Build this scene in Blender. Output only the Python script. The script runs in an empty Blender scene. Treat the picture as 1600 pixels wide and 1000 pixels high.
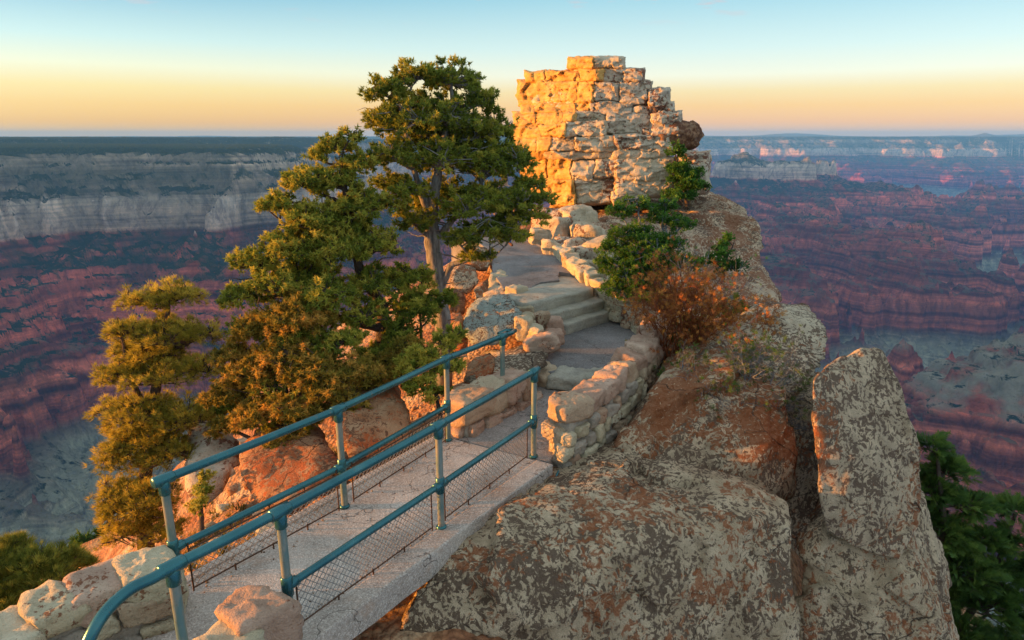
import bpy, bmesh, math, random
import numpy as np
from mathutils import Vector, Matrix

random.seed(7)
SC = bpy.context.scene
COL = SC.collection
R = math.radians

# ---------------------------------------------------------------- camera
HAZE = 6.0e-5
CAM_H = 3.65                 # the viewer stands on a ledge above the footbridge
PITCH = R(15.1)
FPX = 1067.0                 # 24 mm lens on a 1600 px wide frame
cam_d = bpy.data.cameras.new('camera')
cam_d.lens = 24.0
cam_d.sensor_width = 36.0
cam_d.clip_start = 0.05
cam_d.clip_end = 150000.0
cam = bpy.data.objects.new('camera', cam_d)
COL.objects.link(cam)
cam.location = (0, 0, CAM_H)
cam.rotation_euler = (R(90) - PITCH, 0, 0)
SC.camera = cam

# ---------------------------------------------------------------- render settings
SC.view_settings.view_transform = 'Standard'
SC.view_settings.look = 'None'
SC.view_settings.gamma = 1.0
SC.view_settings.exposure = 1.52
SC.view_settings.use_curve_mapping = False
SC.cycles.use_denoising = True
SC.cycles.max_bounces = 6
SC.cycles.diffuse_bounces = 3
SC.cycles.glossy_bounces = 2
SC.cycles.transmission_bounces = 2
SC.cycles.volume_bounces = 1
SC.cycles.transparent_max_bounces = 6
SC.cycles.sample_clamp_indirect = 6.0

# ---------------------------------------------------------------- sun and sky
SUN_AZ = R(-93)              # measured from +Y towards +X : the sun rises on the left
SUN_EL = R(2.7)
sun_dir = Vector((math.sin(SUN_AZ) * math.cos(SUN_EL), math.cos(SUN_AZ) * math.cos(SUN_EL), math.sin(SUN_EL)))
sd = bpy.data.lights.new('sun', 'SUN')
sd.energy = 5.0
sd.angle = R(0.6)
sd.color = (1.0, 0.39, 0.07)
sun = bpy.data.objects.new('sun', sd)
COL.objects.link(sun)
sun.location = (-30, 0, 30)
sun.rotation_euler = sun_dir.to_track_quat('Z', 'Y').to_euler()

world = bpy.data.worlds.new('World')
SC.world = world
world.use_nodes = True
wn, wl = world.node_tree.nodes, world.node_tree.links
wn.clear()

def wnode(t, **kw):
    n = wn.new(t)
    for k, v in kw.items():
        setattr(n, k, v)
    return n
w_out = wnode('ShaderNodeOutputWorld')
w_sky = wnode('ShaderNodeTexSky', sky_type='NISHITA', sun_disc=False, sun_elevation=SUN_EL,
              sun_rotation=SUN_AZ, altitude=2500.0, air_density=1.0, dust_density=1.0, ozone_density=2.0)
w_b1 = wnode('ShaderNodeBackground'); w_b1.inputs['Strength'].default_value = 0.05
wl.new(w_sky.outputs[0], w_b1.inputs['Color'])
# the twilight band: colour by height above the horizon
w_tc = wnode('ShaderNodeTexCoord')
w_sep = wnode('ShaderNodeSeparateXYZ'); wl.new(w_tc.outputs['Generated'], w_sep.inputs[0])
w_as = wnode('ShaderNodeMath', operation='ARCSINE'); wl.new(w_sep.outputs['Z'], w_as.inputs[0])
w_mr = wnode('ShaderNodeMapRange')
w_mr.inputs['From Min'].default_value = R(-4); w_mr.inputs['From Max'].default_value = R(26)
wl.new(w_as.outputs[0], w_mr.inputs['Value'])

def ramp(nodes, stops, interp='LINEAR'):
    n = nodes.new('ShaderNodeValToRGB')
    cr = n.color_ramp
    cr.interpolation = interp
    while len(cr.elements) < len(stops):
        cr.elements.new(0.5)
    for e, (p, c) in zip(cr.elements, stops):
        e.position = p
        e.color = (c[0], c[1], c[2], 1)
    return n

def E(deg):
    return (deg + 4) / 30.0

def s2l(c):
    return tuple((v / 255 / 12.92) if v / 255 <= 0.04045 else ((v / 255 + 0.055) / 1.055) ** 2.4 for v in c)
sky_r = ramp(wn, [(E(-4), s2l((150, 160, 185))), (E(0.0), s2l((216, 176, 172))), (E(1.0), s2l((236, 164, 122))), (E(2.2), s2l((242, 178, 100))),
                  (E(3.3), s2l((240, 202, 134))), (E(4.5), s2l((238, 230, 202))), (E(6.4), s2l((208, 224, 214))),
                  (E(10.9), s2l((138, 192, 204))), (E(16), s2l((184, 214, 222))), (E(26), s2l((214, 228, 232)))])
sky_l = ramp(wn, [(E(-4), s2l((150, 160, 185))), (E(0.0), s2l((222, 160, 100))), (E(1.0), s2l((226, 150, 48))), (E(2.2), s2l((236, 172, 64))),
                  (E(3.4), s2l((240, 200, 108))), (E(4.8), s2l((236, 226, 182))), (E(6.6), s2l((198, 218, 206))),
                  (E(10.9), s2l((92, 160, 184))), (E(16), s2l((160, 202, 214))), (E(26), s2l((214, 228, 232)))])
wl.new(w_mr.outputs[0], sky_r.inputs[0]); wl.new(w_mr.outputs[0], sky_l.inputs[0])
w_mx = wnode('ShaderNodeMapRange'); w_mx.inputs['From Min'].default_value = -0.55; w_mx.inputs['From Max'].default_value = 0.15
w_mx.interpolation_type = 'SMOOTHSTEP'
wl.new(w_sep.outputs['X'], w_mx.inputs['Value'])
w_mix = wnode('ShaderNodeMix', data_type='RGBA'); wl.new(w_mx.outputs[0], w_mix.inputs['Factor'])
wl.new(sky_l.outputs[0], w_mix.inputs['A']); wl.new(sky_r.outputs[0], w_mix.inputs['B'])
# a few thin wisps of cloud high on the right
w_map = wnode('ShaderNodeMapping'); w_map.inputs['Scale'].default_value = (1, 1, 7)
wl.new(w_tc.outputs['Generated'], w_map.inputs[0])
w_n = wnode('ShaderNodeTexNoise'); w_n.inputs['Scale'].default_value = 13; w_n.inputs['Detail'].default_value = 5
wl.new(w_map.outputs[0], w_n.inputs[0])
w_cr = wnode('ShaderNodeMapRange'); w_cr.inputs['From Min'].default_value = 0.61; w_cr.inputs['From Max'].default_value = 0.68
w_cr.inputs['To Max'].default_value = 0.55
wl.new(w_n.outputs[0], w_cr.inputs['Value'])
w_win = wnode('ShaderNodeMapRange'); w_win.inputs['From Min'].default_value = R(8.0); w_win.inputs['From Max'].default_value = R(9.5)
wl.new(w_as.outputs[0], w_win.inputs['Value'])
w_mm = wnode('ShaderNodeMath', operation='MULTIPLY'); wl.new(w_cr.outputs[0], w_mm.inputs[0]); wl.new(w_win.outputs[0], w_mm.inputs[1])
w_mix2 = wnode('ShaderNodeMix', data_type='RGBA'); wl.new(w_mm.outputs[0], w_mix2.inputs['Factor'])
wl.new(w_mix.outputs['Result'], w_mix2.inputs['A']); w_mix2.inputs['B'].default_value = (*s2l((214, 178, 168)), 1)
w_b2 = wnode('ShaderNodeBackground'); w_b2.inputs['Strength'].default_value = 0.34
wl.new(w_mix2.outputs['Result'], w_b2.inputs['Color'])
w_add = wnode('ShaderNodeAddShader'); wl.new(w_b1.outputs[0], w_add.inputs[0]); wl.new(w_b2.outputs[0], w_add.inputs[1])
wl.new(w_add.outputs[0], w_out.inputs['Surface'])

# ---------------------------------------------------------------- survey helpers
SP, CP = math.sin(PITCH), math.cos(PITCH)

def ray(px, py):
    v = (500 - py) / FPX
    return (px - 800) / FPX, CP + v * SP, -SP + v * CP

def at(px, py, y):
    """point of the place seen at a photo position, at distance y along the ground"""
    a, b, c = ray(px, py)
    return Vector((a / b * y, y, CAM_H + c / b * y))

def on(px, py, z=0.0):
    """point at height z seen at a photo position"""
    a, b, c = ray(px, py)
    y = (z - CAM_H) / c * b
    return Vector((a / b * y, y, z))

# ---------------------------------------------------------------- noise
def _hash(ix, iy, iz, seed):
    h = (ix.astype(np.int64) * 374761393 + iy.astype(np.int64) * 668265263 + iz.astype(np.int64) * 2147483647 + seed * 1274126177) & 0xFFFFFFFF
    h = ((h ^ (h >> 13)) * 1274126177) & 0xFFFFFFFF
    h = ((h ^ (h >> 16)) * 2246822519) & 0xFFFFFFFF
    return ((h ^ (h >> 15)) & 0xFFFFFF) / float(0xFFFFFF)

def noise2(x, y, seed=0):
    ix, iy = np.floor(x), np.floor(y)
    fx, fy = x - ix, y - iy
    fx = fx * fx * fx * (fx * (fx * 6 - 15) + 10); fy = fy * fy * fy * (fy * (fy * 6 - 15) + 10)
    z = np.zeros_like(ix)
    a = _hash(ix, iy, z, seed); b = _hash(ix + 1, iy, z, seed)
    c = _hash(ix, iy + 1, z, seed); d = _hash(ix + 1, iy + 1, z, seed)
    return (a + (b - a) * fx) * (1 - fy) + (c + (d - c) * fx) * fy

def noise3(p, seed=0):
    i = np.floor(p); f = p - i
    f = f * f * (3 - 2 * f)
    out = 0
    for dx in (0, 1):
        for dy in (0, 1):
            for dz in (0, 1):
                w = (f[:, 0] if dx else 1 - f[:, 0]) * (f[:, 1] if dy else 1 - f[:, 1]) * (f[:, 2] if dz else 1 - f[:, 2])
                out = out + w * _hash(i[:, 0] + dx, i[:, 1] + dy, i[:, 2] + dz, seed)
    return out

def facets3(p, seed=0):
    """broken-rock field: every Voronoi cell is a tilted plane of its own; returns about -1..1"""
    i0 = np.floor(p); best = np.full(len(p), 9.0); val = np.zeros(len(p))
    for dx in (-1, 0, 1):
        for dy in (-1, 0, 1):
            for dz in (-1, 0, 1):
                c = i0 + np.array([dx, dy, dz]); a, b_, g = c[:, 0], c[:, 1], c[:, 2]
                h1 = _hash(a, b_, g, seed); h2 = np.mod(h1 * 977.13, 1.0); h3 = np.mod(h1 * 7919.7, 1.0)
                r = p - c - np.stack([h1, h2, h3], -1)
                d = (r * r).sum(1); k = d < best
                t = (np.mod(h1 * 131.7, 1.0) - .5) * r[:, 0] + (np.mod(h2 * 317.9, 1.0) - .5) * r[:, 1] + (np.mod(h3 * 733.3, 1.0) - .5) * r[:, 2]
                best = np.where(k, d, best); val = np.where(k, t * 1.8 + (np.mod(h1 * 53.3, 1.0) - .5) * 1.1, val)
    return val

def fbm2(x, y, o=4, seed=0, gain=0.5):
    s, a, t = 0, 1.0, 0
    for k in range(o):
        s = s + a * (noise2(x * 2 ** k + 17.3 * k, y * 2 ** k - 9.1 * k, seed + k) - 0.5); t += a; a *= gain
    return s / t * 2

def ridged2(x, y, o=4, seed=0):
    s, a, t = 0, 1.0, 0
    for k in range(o):
        s = s + a * (1 - np.abs(2 * noise2(x * 2 ** k + 3.3 * k, y * 2 ** k + 7.7 * k, seed + k) - 1)); t += a; a *= 0.5
    return s / t

def fbm3(p, o=4, seed=0, gain=0.5):
    s, a, t = 0, 1.0, 0
    for k in range(o):
        s = s + a * (noise3(p * 2 ** k + 13.7 * k, seed + k) - 0.5); t += a; a *= gain
    return s / t * 2

# ---------------------------------------------------------------- mesh and tagging helpers
def tag(o, label=None, cat=None, group=None, kind=None):
    if label: o['label'] = label
    if cat: o['category'] = cat
    if group: o['group'] = group
    if kind: o['kind'] = kind
    return o

WORLD = {}
def link(name, me, mat=None, parent=None, smooth=False, loc=(0, 0, 0)):
    if mat is not None and not me.materials:
        me.materials.append(mat)
    o = bpy.data.objects.new(name, me)
    COL.objects.link(o)
    loc = Vector(loc)
    o.location = loc
    if parent is not None:
        o.parent = parent
        o.location = loc - WORLD[parent.name]
    WORLD[o.name] = loc
    if smooth and len(me.polygons):
        me.shade_smooth()
    return o

def empty(name, loc=(0, 0, 0)):
    o = bpy.data.objects.new(name, None)
    o.empty_display_size = 0.2
    COL.objects.link(o)
    o.location = loc
    WORLD[o.name] = Vector(loc)
    return o

def np_mesh(name, co, faces, k):
    """faces: (n, k) int array"""
    me = bpy.data.meshes.new(name)
    co = np.asarray(co, dtype=np.float32); faces = np.asarray(faces, dtype=np.int32)
    me.vertices.add(len(co)); me.vertices.foreach_set('co', co.ravel())
    n = len(faces)
    me.loops.add(n * k); me.loops.foreach_set('vertex_index', faces.ravel())
    me.polygons.add(n)
    me.polygons.foreach_set('loop_start', np.arange(0, n * k, k, dtype=np.int32))
    me.update(calc_edges=True)
    return me

def grid_faces(nr, nc):
    i = np.arange(nr * nc).reshape(nr, nc)
    return np.stack([i[:-1, :-1], i[:-1, 1:], i[1:, 1:], i[1:, :-1]], -1).reshape(-1, 4)

def set_attr(me, name, vals):
    a = me.attributes.new(name, 'FLOAT', 'POINT')
    a.data.foreach_set('value', np.asarray(vals, dtype=np.float32))

# ---------------------------------------------------------------- node material helper
class NM:
    def __init__(s, name):
        s.m = bpy.data.materials.new(name); s.m.use_nodes = True
        s.n, s.l = s.m.node_tree.nodes, s.m.node_tree.links
        s.bsdf = s.n['Principled BSDF']; s.out = s.n['Material Output']
        s.bsdf.inputs['Specular IOR Level'].default_value = 0.25
    def node(s, t, ins=None, **kw):
        n = s.n.new(t)
        for k, v in kw.items(): setattr(n, k, v)
        for k, v in (ins or {}).items(): s.put(n.inputs[k], v)
        return n
    def put(s, sock, v):
        if isinstance(v, bpy.types.NodeSocket): s.l.new(v, sock)
        elif isinstance(v, (tuple, list)) and len(v) == 3 and sock.type == 'RGBA': sock.default_value = (*v, 1)
        else: sock.default_value = v
    def pos(s): return s.node('ShaderNodeNewGeometry').outputs['Position']
    def noise(s, scale, detail=3, vec=None, rough=0.55, dist=0.0):
        return s.node('ShaderNodeTexNoise', {'Vector': vec if vec is not None else s.pos(), 'Scale': scale, 'Detail': detail, 'Roughness': rough, 'Distortion': dist}).outputs[0]
    def vor(s, scale, vec=None, feature='F1', rnd=1.0):
        return s.node('ShaderNodeTexVoronoi', {'Vector': vec if vec is not None else s.pos(), 'Scale': scale, 'Randomness': rnd}, feature=feature)
    def ramp(s, fac, stops, interp='LINEAR'):
        n = ramp(s.n, stops, interp); s.put(n.inputs[0], fac); return n.outputs[0]
    def step(s, v, a, b, lo=0.0, hi=1.0):
        return s.node('ShaderNodeMapRange', {'Value': v, 'From Min': a, 'From Max': b, 'To Min': lo, 'To Max': hi}).outputs[0]
    def mix(s, f, a, b, mode='MIX'):
        n = s.node('ShaderNodeMix', data_type='RGBA', blend_type=mode)
        s.put(n.inputs[0], f); s.put(n.inputs[6], a); s.put(n.inputs[7], b); return n.outputs[2]
    def math(s, op, a, b=0.0, c=None):
        n = s.node('ShaderNodeMath', operation=op); s.put(n.inputs[0], a); s.put(n.inputs[1], b)
        if c is not None: s.put(n.inputs[2], c)
        return n.outputs[0]
    def mapping(s, vec, scale=(1, 1, 1), rot=(0, 0, 0), loc=(0, 0, 0)):
        return s.node('ShaderNodeMapping', {'Vector': vec, 'Scale': scale, 'Rotation': rot, 'Location': loc}).outputs[0]
    def bump(s, h, strength=0.5, dist=0.1, normal=None):
        ins = {'Height': h, 'Strength': strength, 'Distance': dist}
        if normal is not None: ins['Normal'] = normal
        return s.node('ShaderNodeBump', ins).outputs[0]
    def attr(s, name, out='Fac'): return s.node('ShaderNodeAttribute', attribute_name=name).outputs[out]
    def done(s, col=None, rough=0.85, normal=None, metal=0.0):
        if col is not None: s.put(s.bsdf.inputs['Base Color'], col)
        s.put(s.bsdf.inputs['Roughness'], rough); s.put(s.bsdf.inputs['Metallic'], metal)
        if normal is not None: s.put(s.bsdf.inputs['Normal'], normal)
        return s.m
# ================================================================ THE CANYON
STR_B = [-2000, -1420, -1180, -930, -915, -600, -585, -560, -536, -528, -504, -496, -470, -460, -436, -428, -404, -396, -368, -232, -222, -206, -200, -150, -143, -100, -92, -70, -66, -58, -20, 20]
STR_Z = [-1300, -1250, -1010, -975, -940, -715, -610, -560, -552, -528, -520, -492, -486, -462, -455, -432, -426, -404, -396, -318, -268, -216, -204, -168, -155, -118, -98, -86, -68, -60, -36, -12]

def ridge(x, y, pts, slope=0.62, rad=0.0):
    best = None
    for (x0, y0, h0), (x1, y1, h1) in zip(pts[:-1], pts[1:]):
        dx, dy = x1 - x0, y1 - y0
        t = np.clip(((x - x0) * dx + (y - y0) * dy) / (dx * dx + dy * dy), 0, 1)
        d = np.hypot(x - x0 - t * dx, y - y0 - t * dy)
        b = h0 + (h1 - h0) * t - slope * np.maximum(d - rad, 0)
        best = b if best is None else np.maximum(best, b)
    return best

RIDGES = [
    # the plateau on the left with its spurs
    ([(-9000, -3000, 20), (-5200, 600, 20), (-4100, 3600, 20), (-2900, 5200, 20)], .60, 1450),
    ([(-3250, 2400, 0), (-1500, 3150, -30)], .60, 420),
    ([(-2500, 2300, -60), (-1760, 1950, -215), (-1300, 1600, -420), (-1000, 1350, -560)], .62, 60),
    ([(-1700, 2800, -60), (-1050, 2350, -225), (-750, 1950, -400), (-560, 1600, -560)], .62, 60),
    ([(-2700, 1500, -200), (-1900, 1250, -430), (-1500, 1150, -560)], .62, 60),
    # plateau behind, seen between the trees
    ([(-1700, 6400, 0), (-200, 7400, -20), (900, 8200, -60)], .55, 500),
    ([(-200, 7200, -150), (500, 5600, -420)], .60, 150),
    # far rim
    ([(-30000, 15500, 20), (-8000, 15300, 20), (-3000, 14800, 20), (1500, 14600, 20), (6500, 14200, 20), (12000, 13800, 20), (30000, 13800, 20)], .50, 1900),
    ([(2300, 12800, -150), (2700, 11000, -480)], .52, 130),
    ([(4200, 12700, -80), (4700, 11500, -250), (5000, 10200, -520)], .52, 130),
    ([(6600, 12300, -40), (6900, 11000, -300), (6900, 10000, -520)], .52, 150),
    ([(8900, 12000, -60), (9000, 10500, -400)], .52, 150),
    ([(600, 13000, -100), (900, 11500, -400)], .52, 150),
    # the temples on their long red ridge
    ([(1790, 5640, -96), (1890, 5600, -96)], .52, 12),
    ([(1580, 5650, -204), (1900, 5600, -190), (2190, 5560, -204)], 1.0, 105),
    ([(2540, 5990, -178), (2620, 5990, -188)], 1.7, 34),
    ([(300, 5300, -320), (1840, 5560, -330), (2560, 5950, -345), (3300, 5900, -440), (4000, 5700, -530), (4400, 5400, -620)], .55, 60),
    ([(1840, 5400, -330), (2150, 4700, -360), (2500, 4100, -420), (2900, 3700, -500)], .55, 70),
    ([(2560, 5900, -340), (2900, 5200, -380), (3250, 4700, -460), (3700, 4300, -520)], .55, 80),
    ([(1500, 5300, -340), (1500, 4400, -380), (1500, 3600, -440), (1680, 2900, -500)], .50, 120),
    ([(700, 5000, -360), (700, 3800, -420), (900, 2800, -490), (1100, 2400, -520)], .50, 110),
    ([(1500, 3600, -440), (1900, 3250, -470), (2250, 2950, -500)], .48, 120),
    ([(3600, 5600, -440), (4200, 5000, -470), (4600, 4700, -500)], .50, 70),
    ([(3700, 5600, -560), (4300, 4900, -580), (4700, 4200, -900)], .45, 130),
    ([(4000, 6300, -460), (5200, 6200, -480), (6500, 6400, -500)], .45, 260),
    ([(1680, 2900, -700), (1900, 2350, -900), (2250, 2000, -1000)], .45, 30),
    ([(1100, 2450, -700), (1180, 1950, -900), (1350, 1600, -1010)], .45, 30),
    ([(2560, 3350, -720), (2900, 2700, -900), (3300, 2300, -1010)], .42, 30),
    # the near spur on the lower right
    ([(2600, 2050, -200), (1700, 1600, -340), (1200, 1420, -430), (850, 1300, -520), (580, 1200, -600)], .62, 40),
    ([(1500, 1450, -440), (1060, 1150, -560), (900, 1080, -580)], .60, 90),
    # the narrow point the trail runs on
    ([(0, -1500, 0), (0, -300, -15), (0, 40, -14), (60, 120, -80), (150, 320, -230), (190, 520, -560)], .95, 6),
]

def canyon_height(x, y, want_rav=False):
    wx = x + 230 * fbm2(x / 900, y / 900, 3, 11) + 45 * fbm2(x / 210, y / 210, 3, 21)
    wy = y + 230 * fbm2(x / 900, y / 900, 3, 31) + 45 * fbm2(x / 210, y / 210, 3, 41)
    r = np.hypot(x, y)
    f = np.clip((r - 250) / 1200, 0, 1)
    wx = x + (wx - x) * f; wy = y + (wy - y) * f
    b = np.full_like(x, -1500.0)
    for pts, s, rad in RIDGES:
        b = np.maximum(b, ridge(wx, wy, pts, s, rad))
    tonto = -850 - 560 * (1 - ridged2(wx / 1700, wy / 1700, 5, 61)) + 190 * (ridged2(wx / 520, wy / 520, 4, 63) - .62)
    b = np.maximum(b, tonto)
    tm = 1 - .97 * np.exp(-(((x - 1880) / 420) ** 2 + ((y - 5600) / 350) ** 2)) - .8 * np.exp(-(((x - 2560) / 260) ** 2 + ((y - 5990) / 260) ** 2))
    tm = tm - .6 * np.exp(-(((x - 1150) / 420) ** 2 + ((y - 1300) / 300) ** 2))
    amp = np.clip((-b - 52) / 150, 0.0, 1) * f * tm
    qx = x + 120 * fbm2(x / 500, y / 500, 2, 55); qy = y + 120 * fbm2(x / 500, y / 500, 2, 57)
    g = ridged2(qx / 760, qy / 760, 4, 51)
    g2 = ridged2(qx / 230, qy / 230, 3, 53)
    b = b - amp * ((330 * (1 - g) - 95) * np.clip(r / 6000 + .5, 0, 1.4) + 210 * (1 - g2) - 80)
    b = b - np.clip((-b - 48) / 40, 0, 1) * f * (2 + 44 * (1 - ridged2(x / 130, y / 130, 3, 73)) + 26 * fbm2(x / 105, y / 105, 3, 71) + 12 * fbm2(x / 30, y / 30, 2, 81))
    b = b + np.clip((-b - 60) / 40, 0, 1) * np.clip((b + 330) / 100, 0, 1) * 34 * f * fbm2(x / 260, y / 260, 3, 77)
    z = np.interp(b, STR_B, STR_Z)
    z = z + (1.6 * fbm2(x / 40, y / 40, 3, 91) + 4 * fbm2(x / 300, y / 300, 2, 95)) * f
    if want_rav:
        return z, np.clip(1.5 * (1 - g2) + 1.1 * (1 - g) - .55, 0, 1)
    return z

def build_canyon():
    az = np.concatenate([np.linspace(-125, -40, 44, endpoint=False), np.linspace(-40, 41, 570, endpoint=False), np.linspace(41, 80, 24)])
    rr = np.concatenate([np.geomspace(45, 900, 56, endpoint=False), np.geomspace(900, 6500, 400, endpoint=False), np.geomspace(6500, 11500, 84, endpoint=False), np.geomspace(11500, 14200, 110, endpoint=False), np.geomspace(14200, 19500, 14)])
    A, D = np.meshgrid(np.radians(az), rr)
    x, y = D * np.sin(A), D * np.cos(A)
    z, rav = canyon_height(x.ravel(), y.ravel(), True); z = z.reshape(x.shape)
    me = np_mesh('canyon', np.stack([x, y, z], -1).reshape(-1, 3), grid_faces(*x.shape)[:, ::-1], 4)
    set_attr(me, 'rav', rav)
    return me

cm = NM('canyon_rock')
cpos = cm.pos()
csep = cm.node('ShaderNodeSeparateXYZ', {0: cpos})
cnz = cm.node('ShaderNodeSeparateXYZ', {0: cm.node('ShaderNodeNewGeometry').outputs['True Normal']}).outputs['Z']
big = cm.noise(0.004, 4)
zz = cm.math('ADD', csep.outputs['Z'], cm.math('MULTIPLY', cm.math('SUBTRACT', big, 0.5), 46.0))
def ZP(z): return (z + 1300) / 1300.0
zf = cm.step(zz, -1300, 0)
cstr = cm.ramp(zf, [(ZP(-1250), (.14, .11, .10)), (ZP(-1020), (.26, .22, .17)), (ZP(-960), (.46, .43, .31)), (ZP(-760), (.42, .42, .29)),
                    (ZP(-722), (.30, .22, .15)), (ZP(-700), (.48, .13, .075)), (ZP(-600), (.58, .17, .10)), (ZP(-555), (.36, .095, .06)),
                    (ZP(-470), (.54, .14, .085)), (ZP(-400), (.36, .095, .065)), (ZP(-326), (.46, .12, .075)), (ZP(-312), (.70, .48, .35)),
                    (ZP(-215), (.76, .60, .46)), (ZP(-190), (.36, .27, .19)), (ZP(-120), (.34, .26, .18)), (ZP(-95), (.66, .50, .37)), (ZP(-55), (.42, .33, .24))])
# thin beds: fine bands by height
bed = cm.noise(1.0, 3, cm.mapping(cpos, (0.0012, 0.0012, 0.085)), 0.6)
cstr = cm.mix(cm.math('MULTIPLY', cm.step(cnz, .93, .65), cm.step(cm.noise(.006, 3), .35, .6)), cstr, cm.ramp(bed, [(0.34, (.42, .38, .40)), (0.48, (.85, .85, .85)), (0.66, (1.4, 1.3, 1.25))]), 'MULTIPLY')
bed2 = cm.noise(1.0, 2, cm.mapping(cpos, (0.0005, 0.0005, 0.036)), 0.5)
redz = cm.math('MULTIPLY', cm.step(zz, -760, -700), cm.step(zz, -290, -330))
cstr = cm.mix(redz, cstr, cm.ramp(bed2, [(0.36, (.34, .30, .32)), (0.46, (.8, .8, .8)), (0.54, (1.15, 1.1, 1.05)), (0.64, (1.7, 1.6, 1.5))]), 'MULTIPLY')
cwarp = cm.node('ShaderNodeVectorMath', {0: cpos, 1: cm.node('ShaderNodeVectorMath', {0: cm.node('ShaderNodeTexNoise', {'Vector': cpos, 'Scale': .012, 'Detail': 4}).outputs[1], 3: 90.0}, operation='SCALE').outputs[0]}, operation='ADD').outputs[0]
streak = cm.noise(1.0, 5, cm.mapping(cwarp, (0.036, 0.036, 0.011)), 0.7)
streak = cm.math('MULTIPLY_ADD', cm.math('SUBTRACT', streak, 0.5), cm.step(cnz, 0.9, 0.5, 0.35, 1.0), 0.5)
cstr = cm.mix(0.55, cstr, cm.ramp(streak, [(0.38, (.20, .19, .22)), (0.52, (1, 1, 1)), (0.66, (1.6, 1.5, 1.4))]), 'MULTIPLY')
# talus and thin scrub darken the benches between the cliffs
tal = cm.math('MULTIPLY', cm.step(cnz, .52, .74), cm.step(cm.noise(.02, 4, None, .65), .34, .52))
tal = cm.math('MULTIPLY', tal, cm.step(zz, -900, -700, .0, .85))
cstr = cm.mix(tal, cstr, cm.mix(.55, cm.mix(.5, cstr, (.35, .35, .35), 'MULTIPLY'), (.17, .18, .125)))
# scrub on everything that is not cliff, thickest near the rims
slope = cm.step(cnz, 0.50, 0.80)
tall = cm.ramp(zf, [(ZP(-1000), (.0,) * 3), (ZP(-720), (.18,) * 3), (ZP(-560), (.50,) * 3), (ZP(-440), (.66,) * 3), (ZP(-330), (.9,) * 3), (ZP(-180), (.84,) * 3), (ZP(-60), (.90,) * 3)])
vn = cm.math('ADD', cm.noise(0.035, 5, None, 0.7), cm.step(csep.outputs['X'], 200, -900, 0.0, 0.07))
rav = cm.attr('rav')
gully = cm.math('MULTIPLY', cm.step(rav, .30, .62), cm.ramp(zf, [(ZP(-1000), (.0,) * 3), (ZP(-720), (.22,) * 3), (ZP(-400), (.70,) * 3), (ZP(-326), (.75,) * 3), (ZP(-312), (.46,) * 3), (ZP(-215), (.50,) * 3), (ZP(-195), (.6,) * 3), (ZP(-60), (.55,) * 3)]))
where = cm.math('MAXIMUM', slope, cm.math('MULTIPLY', gully, .9))
vmask = cm.math('MULTIPLY', where, cm.step(cm.math('ADD', cm.math('ADD', vn, cm.math('MULTIPLY', tall, 0.26)), cm.math('MULTIPLY', gully, .16)), 0.66, 0.74))
# the near spur on the right is pale grey-green limestone rubble above its red cliff
spur = cm.math('MULTIPLY', cm.math('MULTIPLY', cm.step(csep.outputs['X'], 350, 600), cm.step(csep.outputs['Y'], 2500, 2000)), cm.step(csep.outputs['Z'], -575, -540))
cstr = cm.mix(cm.math('MULTIPLY', spur, cm.step(cm.noise(.010, 4), .38, .55)), cstr, cm.mix(cm.noise(.05, 4), (.22, .20, .14), (.46, .40, .29)))
cveg = cm.mix(cm.noise(0.15, 2), (.012, .028, .014), (.040, .055, .024))
ccol = cm.mix(vmask, cstr, cveg)
cb = cm.math('ADD', cm.noise(0.02, 9, None, 0.72), cm.math('MULTIPLY', cm.noise(0.12, 3, cm.mapping(cpos, (1, 1, .25))), 0.4))
canyon_mat = cm.done(ccol, 0.95, cm.bump(cb, 1.0, 34.0))
cm.bsdf.inputs['Specular IOR Level'].default_value = 0.05

canyon = link('canyon_terrain', build_canyon(), canyon_mat)
tag(canyon, 'banded red and cream canyon walls, temples and far rim', None, None, 'structure')

# far mountains on the horizon
def mountains():
    nx = 700
    xs = np.linspace(-12000, 26000, nx)
    prof = -30 + 36 * np.clip(fbm2(xs / 2800, xs * 0, 4, 5) + .5, 0, 2)
    for c, w, h in ((7100, 950, 82), (13900, 1600, 100), (11000, 1150, 34), (3800, 1000, 45)):
        prof = prof + h * np.exp(-((xs - c) / w) ** 2)
    prof = prof + 7 * fbm2(xs / 500, xs * 0 + 3, 3, 9)
    rows = []
    for dy, k in ((-1800, -1.2), (-1100, .30), (-550, .66), (0, 1.0), (700, .6), (1800, -1.2)):
        z = np.where(k < 0, -75.0, -60 + (prof + 60) * max(k, 0))
        rows.append(np.stack([xs, 17600 + dy + 300 * fbm2(xs / 2000, xs * 0 + dy, 2, 3), z], -1))
    return np_mesh('mountains', np.concatenate(rows), grid_faces(len(rows), nx), 4)
mm = NM('mountain_rock')
mmat = mm.done(mm.mix(mm.noise(0.0006, 4), (.10, .10, .09), (.22, .19, .15)), 0.95)
mt = link('distant_mountains', mountains(), mmat, smooth=True)
tag(mt, 'pale blue mountains low on the horizon', None, None, 'structure')

# a small dark cone in front of the mountains
def butte():
    n, m = 36, 10
    co = []
    for j in range(m):
        t = j / (m - 1)
        for i in range(n):
            a = i / n * math.tau
            r = 2100 * (1 - t) ** 1.5 + 60 + 120 * (1 - t) * math.sin(3 * a + 1)
            co.append((10300 + r * .36 * math.cos(a), 15400 + r * .3 * math.sin(a), -60 + 118 * t * (1 - .12 * math.sin(2 * a) * t)))
    f = [(j * n + i, j * n + (i + 1) % n, (j + 1) * n + (i + 1) % n, (j + 1) * n + i) for j in range(m - 1) for i in range(n)]
    me = np_mesh('butte', co, f, 4)
    return me
bt = link('distant_hill', butte(), mmat, smooth=True)
tag(bt, 'small darker cone of a hill standing before the mountains', None, None, 'structure')
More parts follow.
